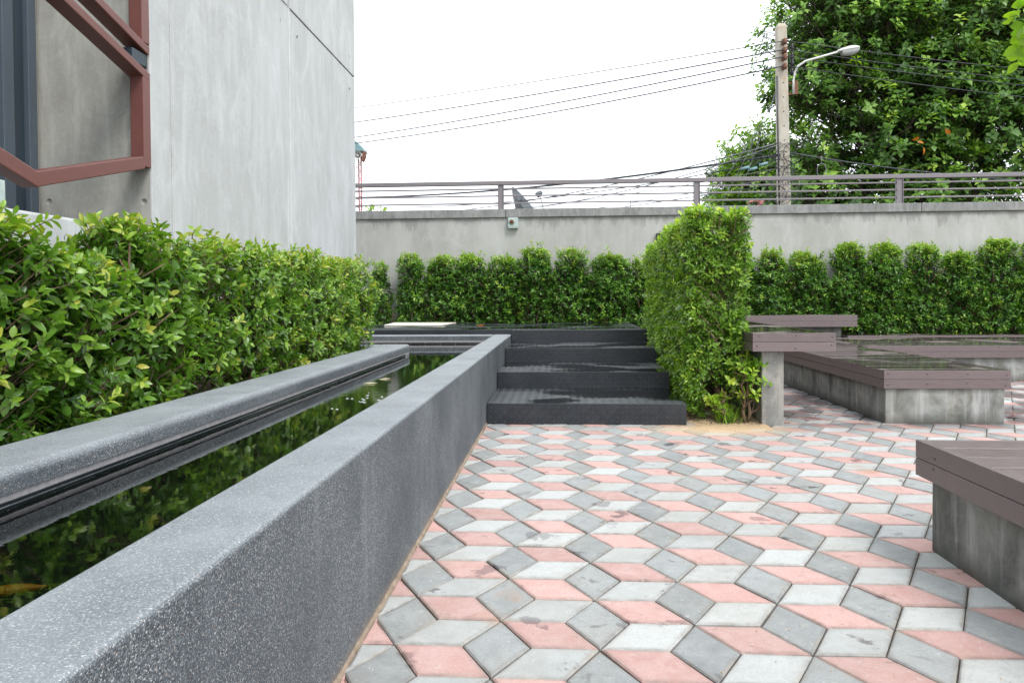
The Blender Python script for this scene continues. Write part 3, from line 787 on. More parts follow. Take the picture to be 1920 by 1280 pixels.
steps = empty('steel_steps', (.2, 6.33, 0), 'four wide black tread-plate steel steps with puddles, between the channel and the clipped hedge', 'steps')
tre = [(-.640, 1.070, 6.33, 7.39, 0, .182), (-.640, 1.078, 7.392, 8.48, 0, .347), (-.640, 1.100, 8.482, 9.57, 0, .512)]
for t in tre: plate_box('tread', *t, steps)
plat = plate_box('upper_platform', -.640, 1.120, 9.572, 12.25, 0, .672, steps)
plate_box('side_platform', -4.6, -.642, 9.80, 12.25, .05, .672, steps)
mb = MB(); mb.add([(-2.70, 11.10, .675), (-1.79, 11.02, .675), (-1.73, 12.10, .675), (-2.80, 12.22, .675), (-2.70, 11.10, .692), (-1.79, 11.02, .692), (-1.73, 12.10, .692), (-2.80, 12.22, .692)],
                  [(0, 1, 5, 4), (1, 2, 6, 5), (2, 3, 7, 6), (3, 0, 4, 7), (4, 5, 6, 7), (0, 3, 2, 1)])
tag(mb.build('cream_patch', M['stone'], None, .004), 'flat cream patch on the far left of the black platform', 'slab')  # thin flat cream shape on the platform
mb = MB(); mb.add([(-1.30, 11.25, .675), (-1.22, 11.22, .68), (-1.16, 11.27, .677), (-1.23, 11.31, .676), (-1.23, 11.26, .686)], [(0, 1, 4), (1, 2, 4), (2, 3, 4), (3, 0, 4)])
tag(mb.build('dry_leaf', M['orange_leaf']), 'small orange-brown dry leaf on the black platform beside the cream patch', 'leaf')

# ------------------------------------------------------------------ benches of mauve-brown boards on concrete
def screws(pts, parent, axis):
    mb = MB()
    for p in pts:
        p = Vector(p); n = 8; r = .0062
        ring = []
        for i in range(n):
            a = 6.283 * i / n; c, s_ = r * math.cos(a), r * math.sin(a)
            ring.append(p + (Vector((c, 0, s_)) if axis == 1 else Vector((0, c, s_)) if axis == 0 else Vector((c, s_, 0))))
        ctr = p + Vector((-.0015 if axis == 0 else 0, -.0015 if axis == 1 else 0, .001 if axis == 2 else 0))
        mb.add([*ring, ctr], [(i, (i + 1) % n, n) for i in range(n)])
    return mb.build('screw_heads', M['dark'], parent, kind='stuff')

def boards(x0, x1, y0, y1, zt, along, w, parent, th=.028, gap=.013):
    if along == 'x':
        n = max(1, round((y1 - y0) / w)); w = (y1 - y0) / n
        for i in range(n):
            mb = MB(); mb.box(x0, x1, y0 + i * w + gap / 2, y0 + (i + 1) * w - gap / 2, zt - th, zt + random.uniform(-.0012, .0012)); tl = random.uniform(-.0016, .0016); mb.v = [(v[0], v[1], v[2] + (tl if k in (4, 7) else -tl if k in (5, 6) else 0)) for k, v in enumerate(mb.v)]; mb.build('board', M['board'], parent, .0048, 2)
    else:
        n = max(1, round((x1 - x0) / w)); w = (x1 - x0) / n
        for i in range(n):
            mb = MB(); mb.box(x0 + i * w + gap / 2, x0 + (i + 1) * w - gap / 2, y0, y1, zt - th, zt + random.uniform(-.0012, .0012)); mb.build('board', M['board'], parent, .0025, 2)

def fascia_x(x0, x1, y, z0, z1, parent, rs, t=.022, seg=1):
    """two boards one above the other, facing -Y (front face at y)"""
    zm = (z0 + z1) / 2; L_ = (x1 - x0) / seg
    for i in range(seg):
        for a, b in ((z0, zm - .0012), (zm + .0012, z1)):
            mb = MB(); mb.box(x0 + i * L_ + (.001 if i else 0), x0 + (i + 1) * L_, y, y + t, a, b); mb.build('fascia_board', M['board'], parent, .0022, 2)
    pts = []
    for k in range(rs):
        for zz in (zm + (z1 - zm) * random.uniform(.4, .7), z0 + (zm - z0) * random.uniform(.3, .7)):
            pts.append((x0 + .03 + (x1 - x0 - .06) * (k + random.uniform(0, .1)) / max(1, rs - 1) * .97, y - .0006, zz))
    screws(pts, parent, 1)

def fascia_y(y0, y1, x, z0, z1, parent, rs, side=-1, t=.022):
    zm = (z0 + z1) / 2
    for a, b in ((z0, zm - .0012), (zm + .0012, z1)):
        mb = MB(); mb.box(*sorted((x, x - side * t)), y0, y1, a, b); mb.build('fascia_board', M['board'], parent, .0022, 2)
    pts = []
    for k in range(rs):
        for zz in (zm + (z1 - zm) * random.uniform(.3, .6), z0 + (zm - z0) * random.uniform(.5, .8)):
            pts.append((x + side * .0006, y0 + .04 + (y1 - y0 - .08) * (k + random.uniform(0, .12)) / max(1, rs - 1) * .95, zz))
    screws(pts, parent, 0)

# near bench, bottom right
bE = empty('bench', (2.1, 2.2, 0), 'nearest low bench, cut by the right edge, mauve-brown boards on a stained concrete block', 'bench', 'low board benches on concrete blocks')
ET = .458
boards(1.590, 2.62, .25, 3.325, ET, 'x', .167, bE, gap=.018)
fascia_y(.25, 3.347, 1.566, .305, ET + .002, bE, 5)
mb = MB(); mb.box(1.590, 2.62, 3.327, 3.347, .305, ET); mb.build('fascia_board', M['board'], bE, .002)
mb = MB(); mb.box(1.66, 2.50, .4, 3.20, .4002, .4298); mb.build('gap_shade_backing', M['dark'], bE)  # dark backing added so the gaps between boards look shaded
mb = MB(); mb.box(1.592, 2.55, .3, 3.255, -.03, .40); mb.build('support_block', M['block'], bE, .006)

# long bench running back, middle right
bB = empty('bench', (3.25, 8, 0), 'long low bench with wet boards running back, its concrete end facing the camera', 'bench', 'low board benches on concrete blocks')
BT = .457
boards(2.764, 3.756, 6.442, 9.545, BT, 'x', .141, bB)
fascia_x(2.742, 3.778, 6.418, .303, BT + .002, bB, 4)
fascia_y(6.442, 11.40, 2.742, .303, BT + .002, bB, 9, -1)
fascia_y(6.442, 9.545, 3.778, .303, BT + .002, bB, 6, 1)
mb = MB(); mb.box(2.766, 3.742, 6.444, 9.60, -.03, .4275); mb.build('support_block', M['block'], bB, .006)

# cross bench behind it, running out of the frame on the right
bC = empty('bench', (5.6, 10.4, 0), 'wide wet bench running across behind the long bench and out of the right edge', 'bench', 'low board benches on concrete blocks')
boards(2.766, 8.2, 9.575, 11.38, BT, 'x', .15, bC)
fascia_x(3.80, 8.2, 9.550, .303, BT + .002, bC, 14, seg=2)
mb = MB(); mb.box(3.745, 8.2, 9.60, 11.3, -.03, .4275); mb.build('support_block', M['block'], bC, .006)

bD = empty('bench', (6.4, 12.0, 0), 'narrow bench strip along the foot of the back wall hedge, beyond the wide wet bench', 'bench', 'low board benches on concrete blocks')
boards(4.46, 8.6, 11.745, 12.2, BT + .012, 'x', .15, bD)
fascia_x(4.46, 8.6, 11.72, .33, BT + .014, bD, 10, seg=2)
mb = MB(); mb.box(4.50, 8.6, 11.745, 12.15, -.03, .44); mb.build('support_block', M['block'], bD, .006)

# raised seat on the planter wall right of the hedge
bA = empty('bench', (1.95, 7.8, 0), 'higher cantilevered bench right of the clipped hedge, resting on an upright concrete wall end', 'bench')
AT = .786
boards(1.624, 2.255, 6.262, 9.6, AT, 'y', .157, bA)
fascia_x(1.602, 2.279, 6.240, .634, AT + .002, bA, 3)
fascia_y(6.262, 9.6, 1.602, .634, AT + .002, bA, 7, -1)
fascia_y(6.262, 9.6, 2.279, .634, AT + .002, bA, 7, 1)
mb = MB(); mb.box(1.70, 1.885, 6.335, 9.5, -.03, .63); mb.build('support_wall', M['post'], bA, .008)
mb = MB(); mb.box(1.66, 2.22, 6.30, 9.5, .6305, .7575); mb.build('support_frame', M['dark'], bA)

bA2 = empty('bench', (3.5, 12, 0), 'higher bench with a long board front before the back hedge', 'bench')
boards(2.30, 4.60, 11.79, 12.30, AT, 'x', .17, bA2)
fascia_x(2.30, 4.622, 11.765, .605, AT + .002, bA2, 8)
mb = MB(); mb.box(4.60, 4.622, 11.789, 12.30, .605, AT); mb.build('fascia_board', M['board'], bA2, .002)
mb = MB(); mb.box(2.5, 4.46, 11.98, 12.25, -.03, .7575); mb.build('support_wall', M['post'], bA2, .008)

# ------------------------------------------------------------------ boundary wall with coping and railing
wl = empty('boundary_wall', (2, 12.9, 0), 'long grey rendered wall with a darker coping across the back of the court', 'wall')
mb = MB()
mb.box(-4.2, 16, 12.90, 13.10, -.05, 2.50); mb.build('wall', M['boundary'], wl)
xs = [-4.2, -.95, 2.9, 6.1, 9.6, 13, 16]
for a, b in zip(xs, xs[1:]):
    mb = MB(); mb.box(a + .003, b - .003, 12.855, 13.145, 2.502, 2.648); mb.build('coping', M['cap'], wl, .006)
rl_ = empty('railing', (2, 13, 2.65), 'mauve-grey steel railing of one flat top rail and three thin bars on the wall coping', 'railing')
mb = MB(); mb.box(-4.2, 16, 12.955, 13.045, 3.085, 3.155); mb.build('top_rail', M['rail'], rl_, .006)
posts = [-4.42 + 3.42 * k for k in range(1, 6)]
for k, z in enumerate((2.752, 2.882, 3.005)):
    mb = MB(); mb.box(-4.2, 16, 12.988, 13.012, z, z + .026); mb.build('bar', M['rail'], rl_, .004)
pm = MB()
pm.box(-.052, -.044, -.04, .04, 0, .434); pm.box(.044, .052, -.04, .04, 0, .434); pm.box(-.044, .044, -.02, -.012, 0, .434); pm.box(-.085, .085, -.06, .06, 0, .008)
pme = pm.mesh('post'); pme.materials.append(M['rail'])
for x in (-1.04, 2.38, 5.80, 9.22, 12.64):
    o = bpy.data.objects.new('post', pme); C.objects.link(o); o.parent = rl_; o.location = (x - 2, 0, .0)

# square wall box and black lamp on the wall
wb = empty('wall_box', (-.815, 12.9, 2.4), 'pale square metal box with a round opening, fixed under the coping', 'wall fixture')
mb = MB(); mb.box(-.905, -.727, 12.80, 12.898, 2.305, 2.492); mb.build('housing', M['greybox'], wb, .006)
mb = MB(); mb.tube([(-.835, 12.802, 2.42), (-.835, 12.785, 2.42)], .052, 20); mb.build('ring', M['greybox'], wb)
mb = MB(); mb.tube([(-.835, 12.786, 2.42), (-.835, 12.783, 2.42)], .038, 20); mb.build('lens', M['rust'], wb)
mb = MB(); mb.box(-.90, -.73, 12.795, 12.80, 2.335, 2.342); mb.build('lip', M['greybox'], wb)
wl2 = empty('wall_lamp', (1.74, 12.9, 2.1), 'small black box lamp on the wall just above the clipped hedge', 'wall fixture')
mb = MB(); mb.box(1.664, 1.83, 12.80, 12.898, 2.03, 2.19); mb.build('housing', M['dark'], wl2, .006)
mb = MB(); mb.box(1.70, 1.80, 12.796, 12.80, 2.03, 2.08); mb.build('lens', M['greybox'], wl2)

# ------------------------------------------------------------------ concrete building on the left
bd = empty('concrete_building', (-3.5, 7, 0), 'tall fair-faced concrete building side with panel joints filling the upper left', 'building')
FX = -2.75
ztop = 12; groove = .014
vj = [5.09, 7.39, 9.80]; hj = [0, 4.07, 8.1, ztop]
for i in range(2):
    for j in range(3):
        off = 0.006 if (i == 1 and j == 0) else 0
        mb = MB(); mb.box(FX - .25, FX - off, vj[i] + (.036 if i else .010), vj[i + 1] - (.036 if i == 0 else 0), hj[j] + (groove / 2 if j else 0), hj[j + 1] - groove / 2)
        mb.build('wall_panel', M['building'], bd, .006)
for j in range(3):
    mb = MB(); mb.box(FX - .25, FX - .004, 4.81, vj[0] - .016, hj[j] + (groove / 2 if j else 0), hj[j + 1] - groove / 2); mb.build('end_pier', M['building'], bd, .012, 2)
mb = MB(); mb.box(FX - .20, FX - .007, 7.355, 7.425, .1, 4.06); mb.build('joint_strip', M['seam'], bd, .004)
mb = MB(); mb.box(FX - .20, FX + .004, 7.372, 7.400, .1, 4.06); mb.build('joint_bead', M['seam'], bd, .004)
mb = MB(); mb.box(FX - .20, FX - .004, 5.075, 5.099, .1, 4.06); mb.build('joint_strip', M['building'], bd, .003)
mb = MB(); mb.box(FX - .30, FX - .02, 4.84, 9.78, .1, ztop - .05); mb.build('joint_backing', M['recess'], bd)
mb = MB(); mb.box(-9, FX - .254, 9.4, 9.80, 0, ztop); mb.build('rear_wall', M['building'], bd)
# recessed wall facing the camera, left of the pier, with cone holes
rec = MB(); rec.box(-3.555, FX - .252, 4.81, 5.0, 1.0, ztop); ro = rec.build('recess_wall', M['recess'], bd)
for (x, z) in ((-3.470, 1.773), (-2.800, 1.763)):
    pass
def cone_hole(x, y, z, axis, r, parent):
    n = 18; mb = MB(); d = .02
    def P3(rr, an, dep):
        c, s_ = rr * math.cos(an), rr * math.sin(an)
        return (x + c, y - .0015 + dep, z + s_) if axis == 1 else (x + .0015 - dep, y + c, z + s_)
    vs = []
    for rr, dep in ((r * 1.12, 0.0), (r, -.0012), (r * .86, .0008), (r * .55, .001)):
        vs += [P3(rr, 6.2832 * i / n, dep) for i in range(n)]
    vs.append(P3(0, 0, .001))
    fs = [(k * n + i, k * n + (i + 1) % n, (k + 1) * n + (i + 1) % n, (k + 1) * n + i) for k in range(3) for i in range(n)]
    fs += [(3 * n + i, 3 * n + (i + 1) % n, 4 * n) for i in range(n)]
    mb.add(vs, fs, True); return mb.build('tie_hole', M['holes'], parent)
g = NG('tie_hole_plug'); M['holes'] = g.done(g.principled((.12, .115, .105), .8))
ro_w = []
# real round recesses: boolean-free, cut the recess wall as a ring mesh in front of the solid
def wall_with_holes(x0, x1, z0, z1, y, holes, r, depth, m, parent):
    bm = bmesh.new(); n = 16
    outer = [bm.verts.new((x0, y, z0)), bm.verts.new((x1, y, z0)), bm.verts.new((x1, y, z1)), bm.verts.new((x0, y, z1))]
    edges = [bm.edges.new((outer[i], outer[(i + 1) % 4])) for i in range(4)]; rings = []
    for hx, hz in holes:
        ring = [bm.verts.new((hx + r * math.cos(6.2832 * i / n), y, hz + r * math.sin(6.2832 * i / n))) for i in range(n)]
        edges += [bm.edges.new((ring[i], ring[(i + 1) % n])) for i in range(n)]; rings.append((ring, hx, hz))
    bmesh.ops.triangle_fill(bm, use_beauty=True, edges=edges)
    for ring, hx, hz in rings:
        for f in [f for f in bm.faces if all(v in ring for v in f.verts)]: bm.faces.remove(f)
        inner = [bm.verts.new((hx + r * .72 * math.cos(6.2832 * i / n), y + depth, hz + r * .72 * math.sin(6.2832 * i / n))) for i in range(n)]
        for i in range(n): bm.faces.new((ring[i], ring[(i + 1) % n], inner[(i + 1) % n], inner[i]))
        bm.faces.new(inner)
    bmesh.ops.recalc_face_normals(bm, faces=bm.faces)
    me = bpy.data.meshes.new('recess_face'); bm.to_mesh(me); bm.free()
    return link('recess_face', me, parent, m)
wall_with_holes(-3.555, FX - .006, 1.0, 6, 4.792, [(-3.470, 1.773), (-2.800, 1.763), (-3.470, 3.6), (-2.80, 3.6)], .021, .016, M['recess'], bd)
for (y, z) in ((7.15, 3.86), (7.62, 3.86), (9.55, 3.86), (9.55, 4.28), (5.3, 3.86)): cone_hole(FX - .001, y, z, 0, .013, bd)
# low beam running toward the camera, dark undercroft beneath
mb = MB(); mb.prism([(FX - .35, 1.145), (FX - .35, 1.545), (FX - .012, 1.565), (FX - .003, 1.553), (FX - .003, 1.145)], 1, -2.0, 4.789); mb.build('sill_beam', M['building'], bd, .006)
mb = MB(); mb.box(-3.62, -3.60, -2, 4.8, 0, 1.3); mb.build('undercroft_dark_panel', M['slate'], bd)  # dark panel standing in for the shade below the beam
mb = MB(); mb.box(-3.60, FX - .36, -2, 4.8, 1.30, 1.50); mb.build('soffit', M['recess'], bd)
# window frames
mb = MB(); mb.box(-3.64, -3.62, -2, 4.50, 1.50, 9); mb.build('window_glass', M['glassdk'], bd)
for nm, x0, x1, y0, y1, m_ in (('mullion', -3.60, -3.50, 4.435, 4.53, 'slate2'), ('mullion', -3.62, -3.54, 4.532, 4.665, 'slate'), ('mullion', -3.60, -3.505, 4.667, 4.745, 'slate2'),
                               ('sealant_strip', -3.585, -3.535, 4.747, 4.789, 'cream'), ('mullion', -3.61, -3.52, 3.3, 3.4, 'slate2'), ('mullion', -3.61, -3.52, 2.1, 2.2, 'slate2')):
    mb = MB(); mb.box(x0, x1, y0, y1, 1.505, 9); mb.build(nm, M[m_], bd, .003)

# maroon tube frames in front of the window (in the facade plane)
def bar_yz(a, b, w, d, x, parent, nm='bar', ext=0):
    a, b = Vector((0, *a)), Vector((0, *b)); t = (b - a).normalized(); a = a - t * ext; b = b + t * ext
    n = Vector((0, -t.z, t.y)) * (w / 2)
    q = [a - n, b - n, b + n, a + n]
    mb = MB(); mb.prism([(p.y, p.z) for p in q], 0, x - d, x); return mb.build(nm, M['frame'], parent, .006, 2)
fr1 = empty('tube_frame', (-2.8, 4.4, 2.2), 'lower maroon steel tube frame with a slanting top bar on the building', 'steel frame', 'maroon tube frames on the building')
bar_yz((4.762, 2.60), (4.762, 1.985), .082, .095, FX, fr1)
bar_yz((4.720, 2.010), (3.70, 1.737), .082, .097, FX + .001, fr1)
bar_yz((3.735, 1.735), (2.3, 2.155), .082, .095, FX, fr1)
bar_yz((4.80, 2.592), (2.8, 3.072), .056, .107, FX + .001, fr1)
fr2 = empty('tube_frame', (-2.8, 4.5, 3), 'upper maroon steel tube frame running out of the top of the photo', 'steel frame', 'maroon tube frames on the building')
bar_yz((4.80, 2.768), (2.8, 3.248), .056, .107, FX + .001, fr2)
bar_yz((4.762, 2.81), (4.762, 4.6), .085, .095, FX, fr2)
br = empty('steel_bracket', (-2.8, 4.75, 2.66), 'dark slate bracket joining the two maroon frames to the wall', 'bracket')
mb = MB(); mb.box(FX - .085, FX - .012, 4.62, 4.79, 2.655, 2.74); mb.build('plate', M['slate'], br, .004)
vt = empty('vent_box', (-2.6, 3.5, 1.6), 'pale grey box on the beam at the far left edge behind the hedge', 'box')
mb = MB(); mb.box(-2.92, -2.76, 3.30, 3.50, 1.566, 1.70); mb.build('housing', M['greybox'], vt, .006)

# ------------------------------------------------------------------ planting
left = [
    (2.42, 1.425, .42, 'leftmost large-leaved hedge shrub, cut by the left edge of the photo', 640, .75),
    (2.98, 1.29, .24, 'low sparse hedge shrub in the dip between the leftmost and the tall shrub', 330, .35),
    (3.56, 1.51, .23, 'tall hedge shrub with a raised leafy top and bare twigs, second peak from the left', 430, .45),
    (4.12, 1.43, .31, 'hedge shrub right of the tall one, in front of the concrete end pier', 430, .6),
    (4.72, 1.46, .31, 'hedge shrub with a bare brown stem showing low down, mid-row', 400, .42),
    (5.30, 1.43, .30, 'hedge shrub with twiggy see-through side, in front of the concrete panel joint', 400, .36),
    (5.88, 1.46, .30, 'hedge shrub with pale trimmed top, fourth from the far end of the kerb row', 420, .6),
    (6.42, 1.45, .28, 'dense narrow hedge shrub, third from the far end of the kerb row', 420, .8),
    (6.92, 1.47, .27, 'dense narrow hedge shrub, second from the far end of the kerb row', 420, .8),
    (7.36, 1.49, .24, 'last hedge shrub of the kerb row, beside the end of the kerb', 400, .8),
]
for i, (y, zt, hy, lb, n, gp) in enumerate(left):
    near = i < 6
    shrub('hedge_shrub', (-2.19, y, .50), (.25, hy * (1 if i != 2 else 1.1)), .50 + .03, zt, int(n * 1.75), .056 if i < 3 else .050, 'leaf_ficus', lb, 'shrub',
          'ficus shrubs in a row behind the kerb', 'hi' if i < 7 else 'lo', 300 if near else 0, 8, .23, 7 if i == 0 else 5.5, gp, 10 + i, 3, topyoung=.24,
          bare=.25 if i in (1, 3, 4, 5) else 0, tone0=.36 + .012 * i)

# clipped hedge between the steps and the seat: one hedge, seven stems, front plant looser
ck = empty('clipped_hedge', (1.36, 8, .02), 'tall bright green clipped hedge standing between the black steps and the benches', 'hedge')
keep = rng; rng = np.random.default_rng(77)
def hedge_tips(n, x0, x1, y0, y1, z0f, z1f, thick=.2):
    P = []; A = []
    n = int(n)
    f = rng.choice(4, n, p=[.47, .18, .17, .18])                        # left, front, right, top
    u, v = rng.uniform(0, 1, n), rng.uniform(0, 1, n); dep = thick * rng.uniform(0, 1, n) ** 1.7
    y = y0 + (y1 - y0) * u; zt = z1f(y); zb = z0f(y); z = zb + (zt - zb) * v; x = np.full(n, x0) + dep
    out = np.tile(np.array([-1., 0, .35]), (n, 1))
    m = f == 1; x[m] = x0 + (x1 - x0) * u[m]; y[m] = y0 + dep[m]; zt1 = z1f(y[m]); z[m] = z0f(y[m]) + (zt1 - z0f(y[m])) * v[m]; out[m] = (0, -1, .4)
    m = f == 2; x[m] = x1 - dep[m]; out[m] = (1, 0, .35)
    m = f == 3; x[m] = x0 + (x1 - x0) * v[m]; z[m] = z1f(y[m]) - dep[m] * .8; out[m] = (0, 0, 1.2)
    P = np.stack([x, y, z], 1)
    return P, out, f, dep
z1f = lambda y: 1.86 - .052 * (y - 6.45)
z0f = lambda y: .10 + 0 * y
P, out, f_, dep = hedge_tips(7600, 1.12, 1.64, 6.50, 9.95, z0f, z1f)
w = wobble(P, .8, 2.0)
P += norm(out) * (w * .045)[:, None] + rng.normal(0, .015, P.shape)
hole = (wobble(P, 1.5, 9) < -.62) | ((P[:, 1] < 6.85) & (wobble(P, 2.3, 4) < -.33) & (P[:, 2] < 1.6) & (P[:, 0] > 1.2)) | ((P[:, 1] < 6.9) & (P[:, 2] < .62) & (P[:, 0] > 1.25) & (rng.uniform(0, 1, len(P)) < .5)) | ((P[:, 2] < .35) & (rng.uniform(0, 1, len(P)) < .55) & (P[:, 0] > 1.25))
P, out, f_, dep = P[~hole], out[~hole], f_[~hole], dep[~hole]
ax = norm(norm(out) + rng.normal(0, .42, P.shape))
tone = np.clip(.46 + rng.normal(0, .17, len(P)) + .10 * (f_ == 0) + .30 * (f_ == 3) - 1.6 * dep + .18 * np.clip((P[:, 2] - 1.5) * 3, 0, 1), 0, .95)  # left side lightened: its highlights put into leaf tone; top leaves younger
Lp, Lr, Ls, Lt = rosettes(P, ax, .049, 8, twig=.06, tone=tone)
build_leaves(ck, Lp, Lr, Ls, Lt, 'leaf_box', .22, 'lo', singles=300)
A = P - norm(out) * .13 - np.array([0, 0, .07]); twigs_mesh(ck, A, P, .003, .0015, M['bark'])
for k in range(7):
    y = 6.66 + .52 * k; mb = MB(); lr = random.Random(k)
    pts = crooked((1.38 + lr.uniform(-.04, .04), y, .0), (1.38 + lr.uniform(-.08, .08), y + .03, 1.6 - .05 * k), 9, .025, lr)
    mb.tube(pts, [.026 * (1 - .07 * i) for i in range(10)], 8)
    for j in range(7):
        a = pts[1 + j]; an = lr.uniform(0, 6.28); b = a + Vector((math.cos(an) * .22, math.sin(an) * .24, lr.uniform(.2, .45)))
        mb.tube(crooked(a, b, 4, .02, lr), [.010 * (1 - .16 * i) for i in range(5)], 5)
    mb.build('stem', M['bark'], ck)
rng = keep
# low side shoots at the foot of the hedge's front
shrub('side_shoot', (1.60, 6.40, .02), (.13, .12), .30, .62, 45, .06, 'leaf_box', 'loose low pale-leaved side shoot at the clipped hedge foot by the concrete wall end', 'shrub',
      None, 'hi', 0, 8, .24, 2.2, .8, 61, 2, tone0=.45, topyoung=.2)
shrub('seedling', (1.36, 6.42, .02), (.10, .08), .10, .34, 22, .055, 'leaf_box', 'small yellow-green seedling beside the grass tuft at the hedge foot', 'plant', None, 'hi', 0, 7, .24, 2.0, .9, 62, 1, tone0=.72)

# back wall hedge
bxs = [(-3.12, 1.76, .15, .72, 'narrow wall shrub at the far left of the back wall, beside the building corner'),
       (-2.56, 1.78, .22, .72, 'first full wall shrub from the left behind the cream patch'),
       (-2.03, 1.80, .29, .72, 'second full wall shrub from the left behind the platform'),
       (-1.55, 1.84, .29, .72, 'wall shrub left of the pale wall box, third full one from the left'),
       (-.97, 1.84, .31, .72, 'wall shrub directly below the pale wall box'),
       (-.40, 1.86, .31, .72, 'wall shrub just right of the pale wall box'),
       (.20, 1.85, .33, .72, 'wall shrub second from the clipped hedge, behind the platform'),
       (.86, 1.88, .36, .72, 'darker wall shrub next to the clipped hedge, behind the platform'),
       (1.42, 1.80, .30, .5, 'shaded wall shrub almost hidden behind the far end of the clipped hedge'),
       (2.20, 1.78, .36, .03, 'wall shrub hidden behind the clipped hedge, between the two rows'),
       (2.95, 1.80, .30, .03, 'wall shrub just right of the clipped hedge, behind the higher bench'),
       (3.50, 1.86, .31, .03, 'wall shrub right of centre with a spiky top above the bench front'),
       (4.12, 1.90, .33, .03, 'wall shrub behind the right end of the higher bench front'),
       (4.78, 1.90, .32, .03, 'wall shrub over the left end of the narrow back bench'),
       (5.36, 1.92, .32, .03, 'wall shrub beneath the right-hand railing post'),
       (5.98, 1.93, .32, .03, 'wall shrub third from the right edge of the photo'),
       (6.55, 1.90, .32, .03, 'wall shrub second from the right edge of the photo'),
       (7.15, 1.93, .33, .03, 'wall shrub at the right edge of the photo'),
       (7.8, 1.9, .33, .03, 'wall shrub cut off by the right edge of the photo')]
for i, (x, zt, hx, zb, lb) in enumerate(bxs):
    hx += .035 * ((i * 7) % 5) / 4 - .01; zt += .13 * (((i * 3) % 4) / 3 - .5)
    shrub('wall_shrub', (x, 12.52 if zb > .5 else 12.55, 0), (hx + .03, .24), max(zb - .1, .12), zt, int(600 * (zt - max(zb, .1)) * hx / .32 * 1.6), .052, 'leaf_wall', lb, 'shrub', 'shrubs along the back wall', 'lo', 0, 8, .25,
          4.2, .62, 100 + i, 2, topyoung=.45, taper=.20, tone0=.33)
# low growth between the first wall shrubs
shrub('low_shrub', (-2.95, 12.40, .1), (.38, .14), .60, .95, 90, .055, 'leaf_wall', 'low fringe of leaves between the first wall shrubs, above the black platform', 'shrub', None, 'lo', 0, 7, .25, 2.5, .9, 140, 1, tone0=.4)

# grass tuft, leaf litter
def blades(name, n, cx, cy, sx, sy, h, mname, seed, label):
    g_ = np.random.default_rng(seed); P = np.stack([g_.normal(cx, sx, n), g_.normal(cy, sy, n), np.full(n, .01)], 1)
    an = g_.uniform(0, 6.28, n); ln = g_.uniform(.1, .9, n)
    D = np.stack([np.cos(an) * ln, np.sin(an) * ln, np.ones(n)], 1); D = norm(D); hh = h * g_.uniform(.5, 1.2, n)
    side = norm(np.cross(D, np.array([0, 0, 1.]))) * .004
    V = []; 
    for t, w in ((0, 1), (.5, .8), (1, 0)):
        c = P + D * (hh * t)[:, None] + np.stack([np.cos(an), np.sin(an), -.5 * np.ones(n)], 1) * (h * .45 * t * t * ln)[:, None]
        V += [c - side * w, c + side * w] if w else [c]
    V = np.stack(V, 1).reshape(-1, 3); f = np.array([(0, 1, 3), (0, 3, 2), (2, 3, 4)])
    F = (f[None] + (np.arange(n) * 5)[:, None, None]).reshape(-1, 3)
    me = bpy.data.meshes.new(name); fill_mesh(me, V, F, np.repeat(g_.uniform(.2, .9, n), 5)); me.materials.append(M[mname])
    o = link(name, me); tag(o, label, 'grass', kind='stuff'); return o
blades('grass_tuft', 130, 1.43, 6.40, .05, .03, .20, 'leaf_box', 5, 'tuft of long thin grass at the foot of the clipped hedge')
mb = MB(); lr = random.Random(4)
for k in range(420):
    x = lr.uniform(1.12, 1.70); y = 6.2 + abs(lr.gauss(0, .35)) + .05; s_ = lr.uniform(.006, .02); a = lr.uniform(0, 6.28); z = .026 + lr.uniform(0, .012)
    if y < 6.34: z -= .008
    c, q = math.cos(a) * s_, math.sin(a) * s_
    mb.add([(x - c, y - q, z), (x + q * .3, y - c * .3, z + lr.uniform(0, .008)), (x + c, y + q, z + lr.uniform(0, .01)), (x - q * .3, y + c * .3, z + .004)], [(0, 1, 2, 3)])
tag(mb.build('leaf_litter', M['barkdk']), 'brown leaf litter and twigs scattered on the sandy bed under the clipped hedge', 'leaf litter', kind='stuff')
mb = MB()
for k in range(500):                                        # crumbs and grit over the court
    x = lr.uniform(-.6, 3.5); y = lr.uniform(1.6, 7.5); r = lr.uniform(.0015, .004)
    if 1.5 < x < 2.8 and y < 3.4: continue
    mb.add([(x - r, y, .001), (x, y - r, .001), (x + r, y, .001), (x, y + r, .001), (x, y, .001 + r)], [(0, 1, 4), (1, 2, 4), (2, 3, 4), (3, 0, 4)])
tag(mb.build('grit', M['sand']), 'small crumbs of sand and grit scattered over the pavers', 'grit', kind='stuff')
mb = MB(); mb.add([(3.94, 6.76, .006), (3.99, 6.72, .02), (4.06, 6.78, .012), (4.0, 6.83, .004), (4.0, 6.77, .03)], [(0, 1, 4), (1, 2, 4), (2, 3, 4), (3, 0, 4)])
tag(mb.build('dry_leaf', m_plain('dark_red_leaf', (.11, .03, .03), .5)), 'dark red curled dry leaf on the pavers right of the long bench end', 'leaf')
mb = MB(); mb.tube([(1.20, 6.98, .0), (1.17, 6.95, .18), (1.13, 6.93, .36)], .011, 8)
tag(mb.build('irrigation_pipe', M['dark']), 'short black pipe sticking up at the foot of the hedge beside the steps', 'pipe')

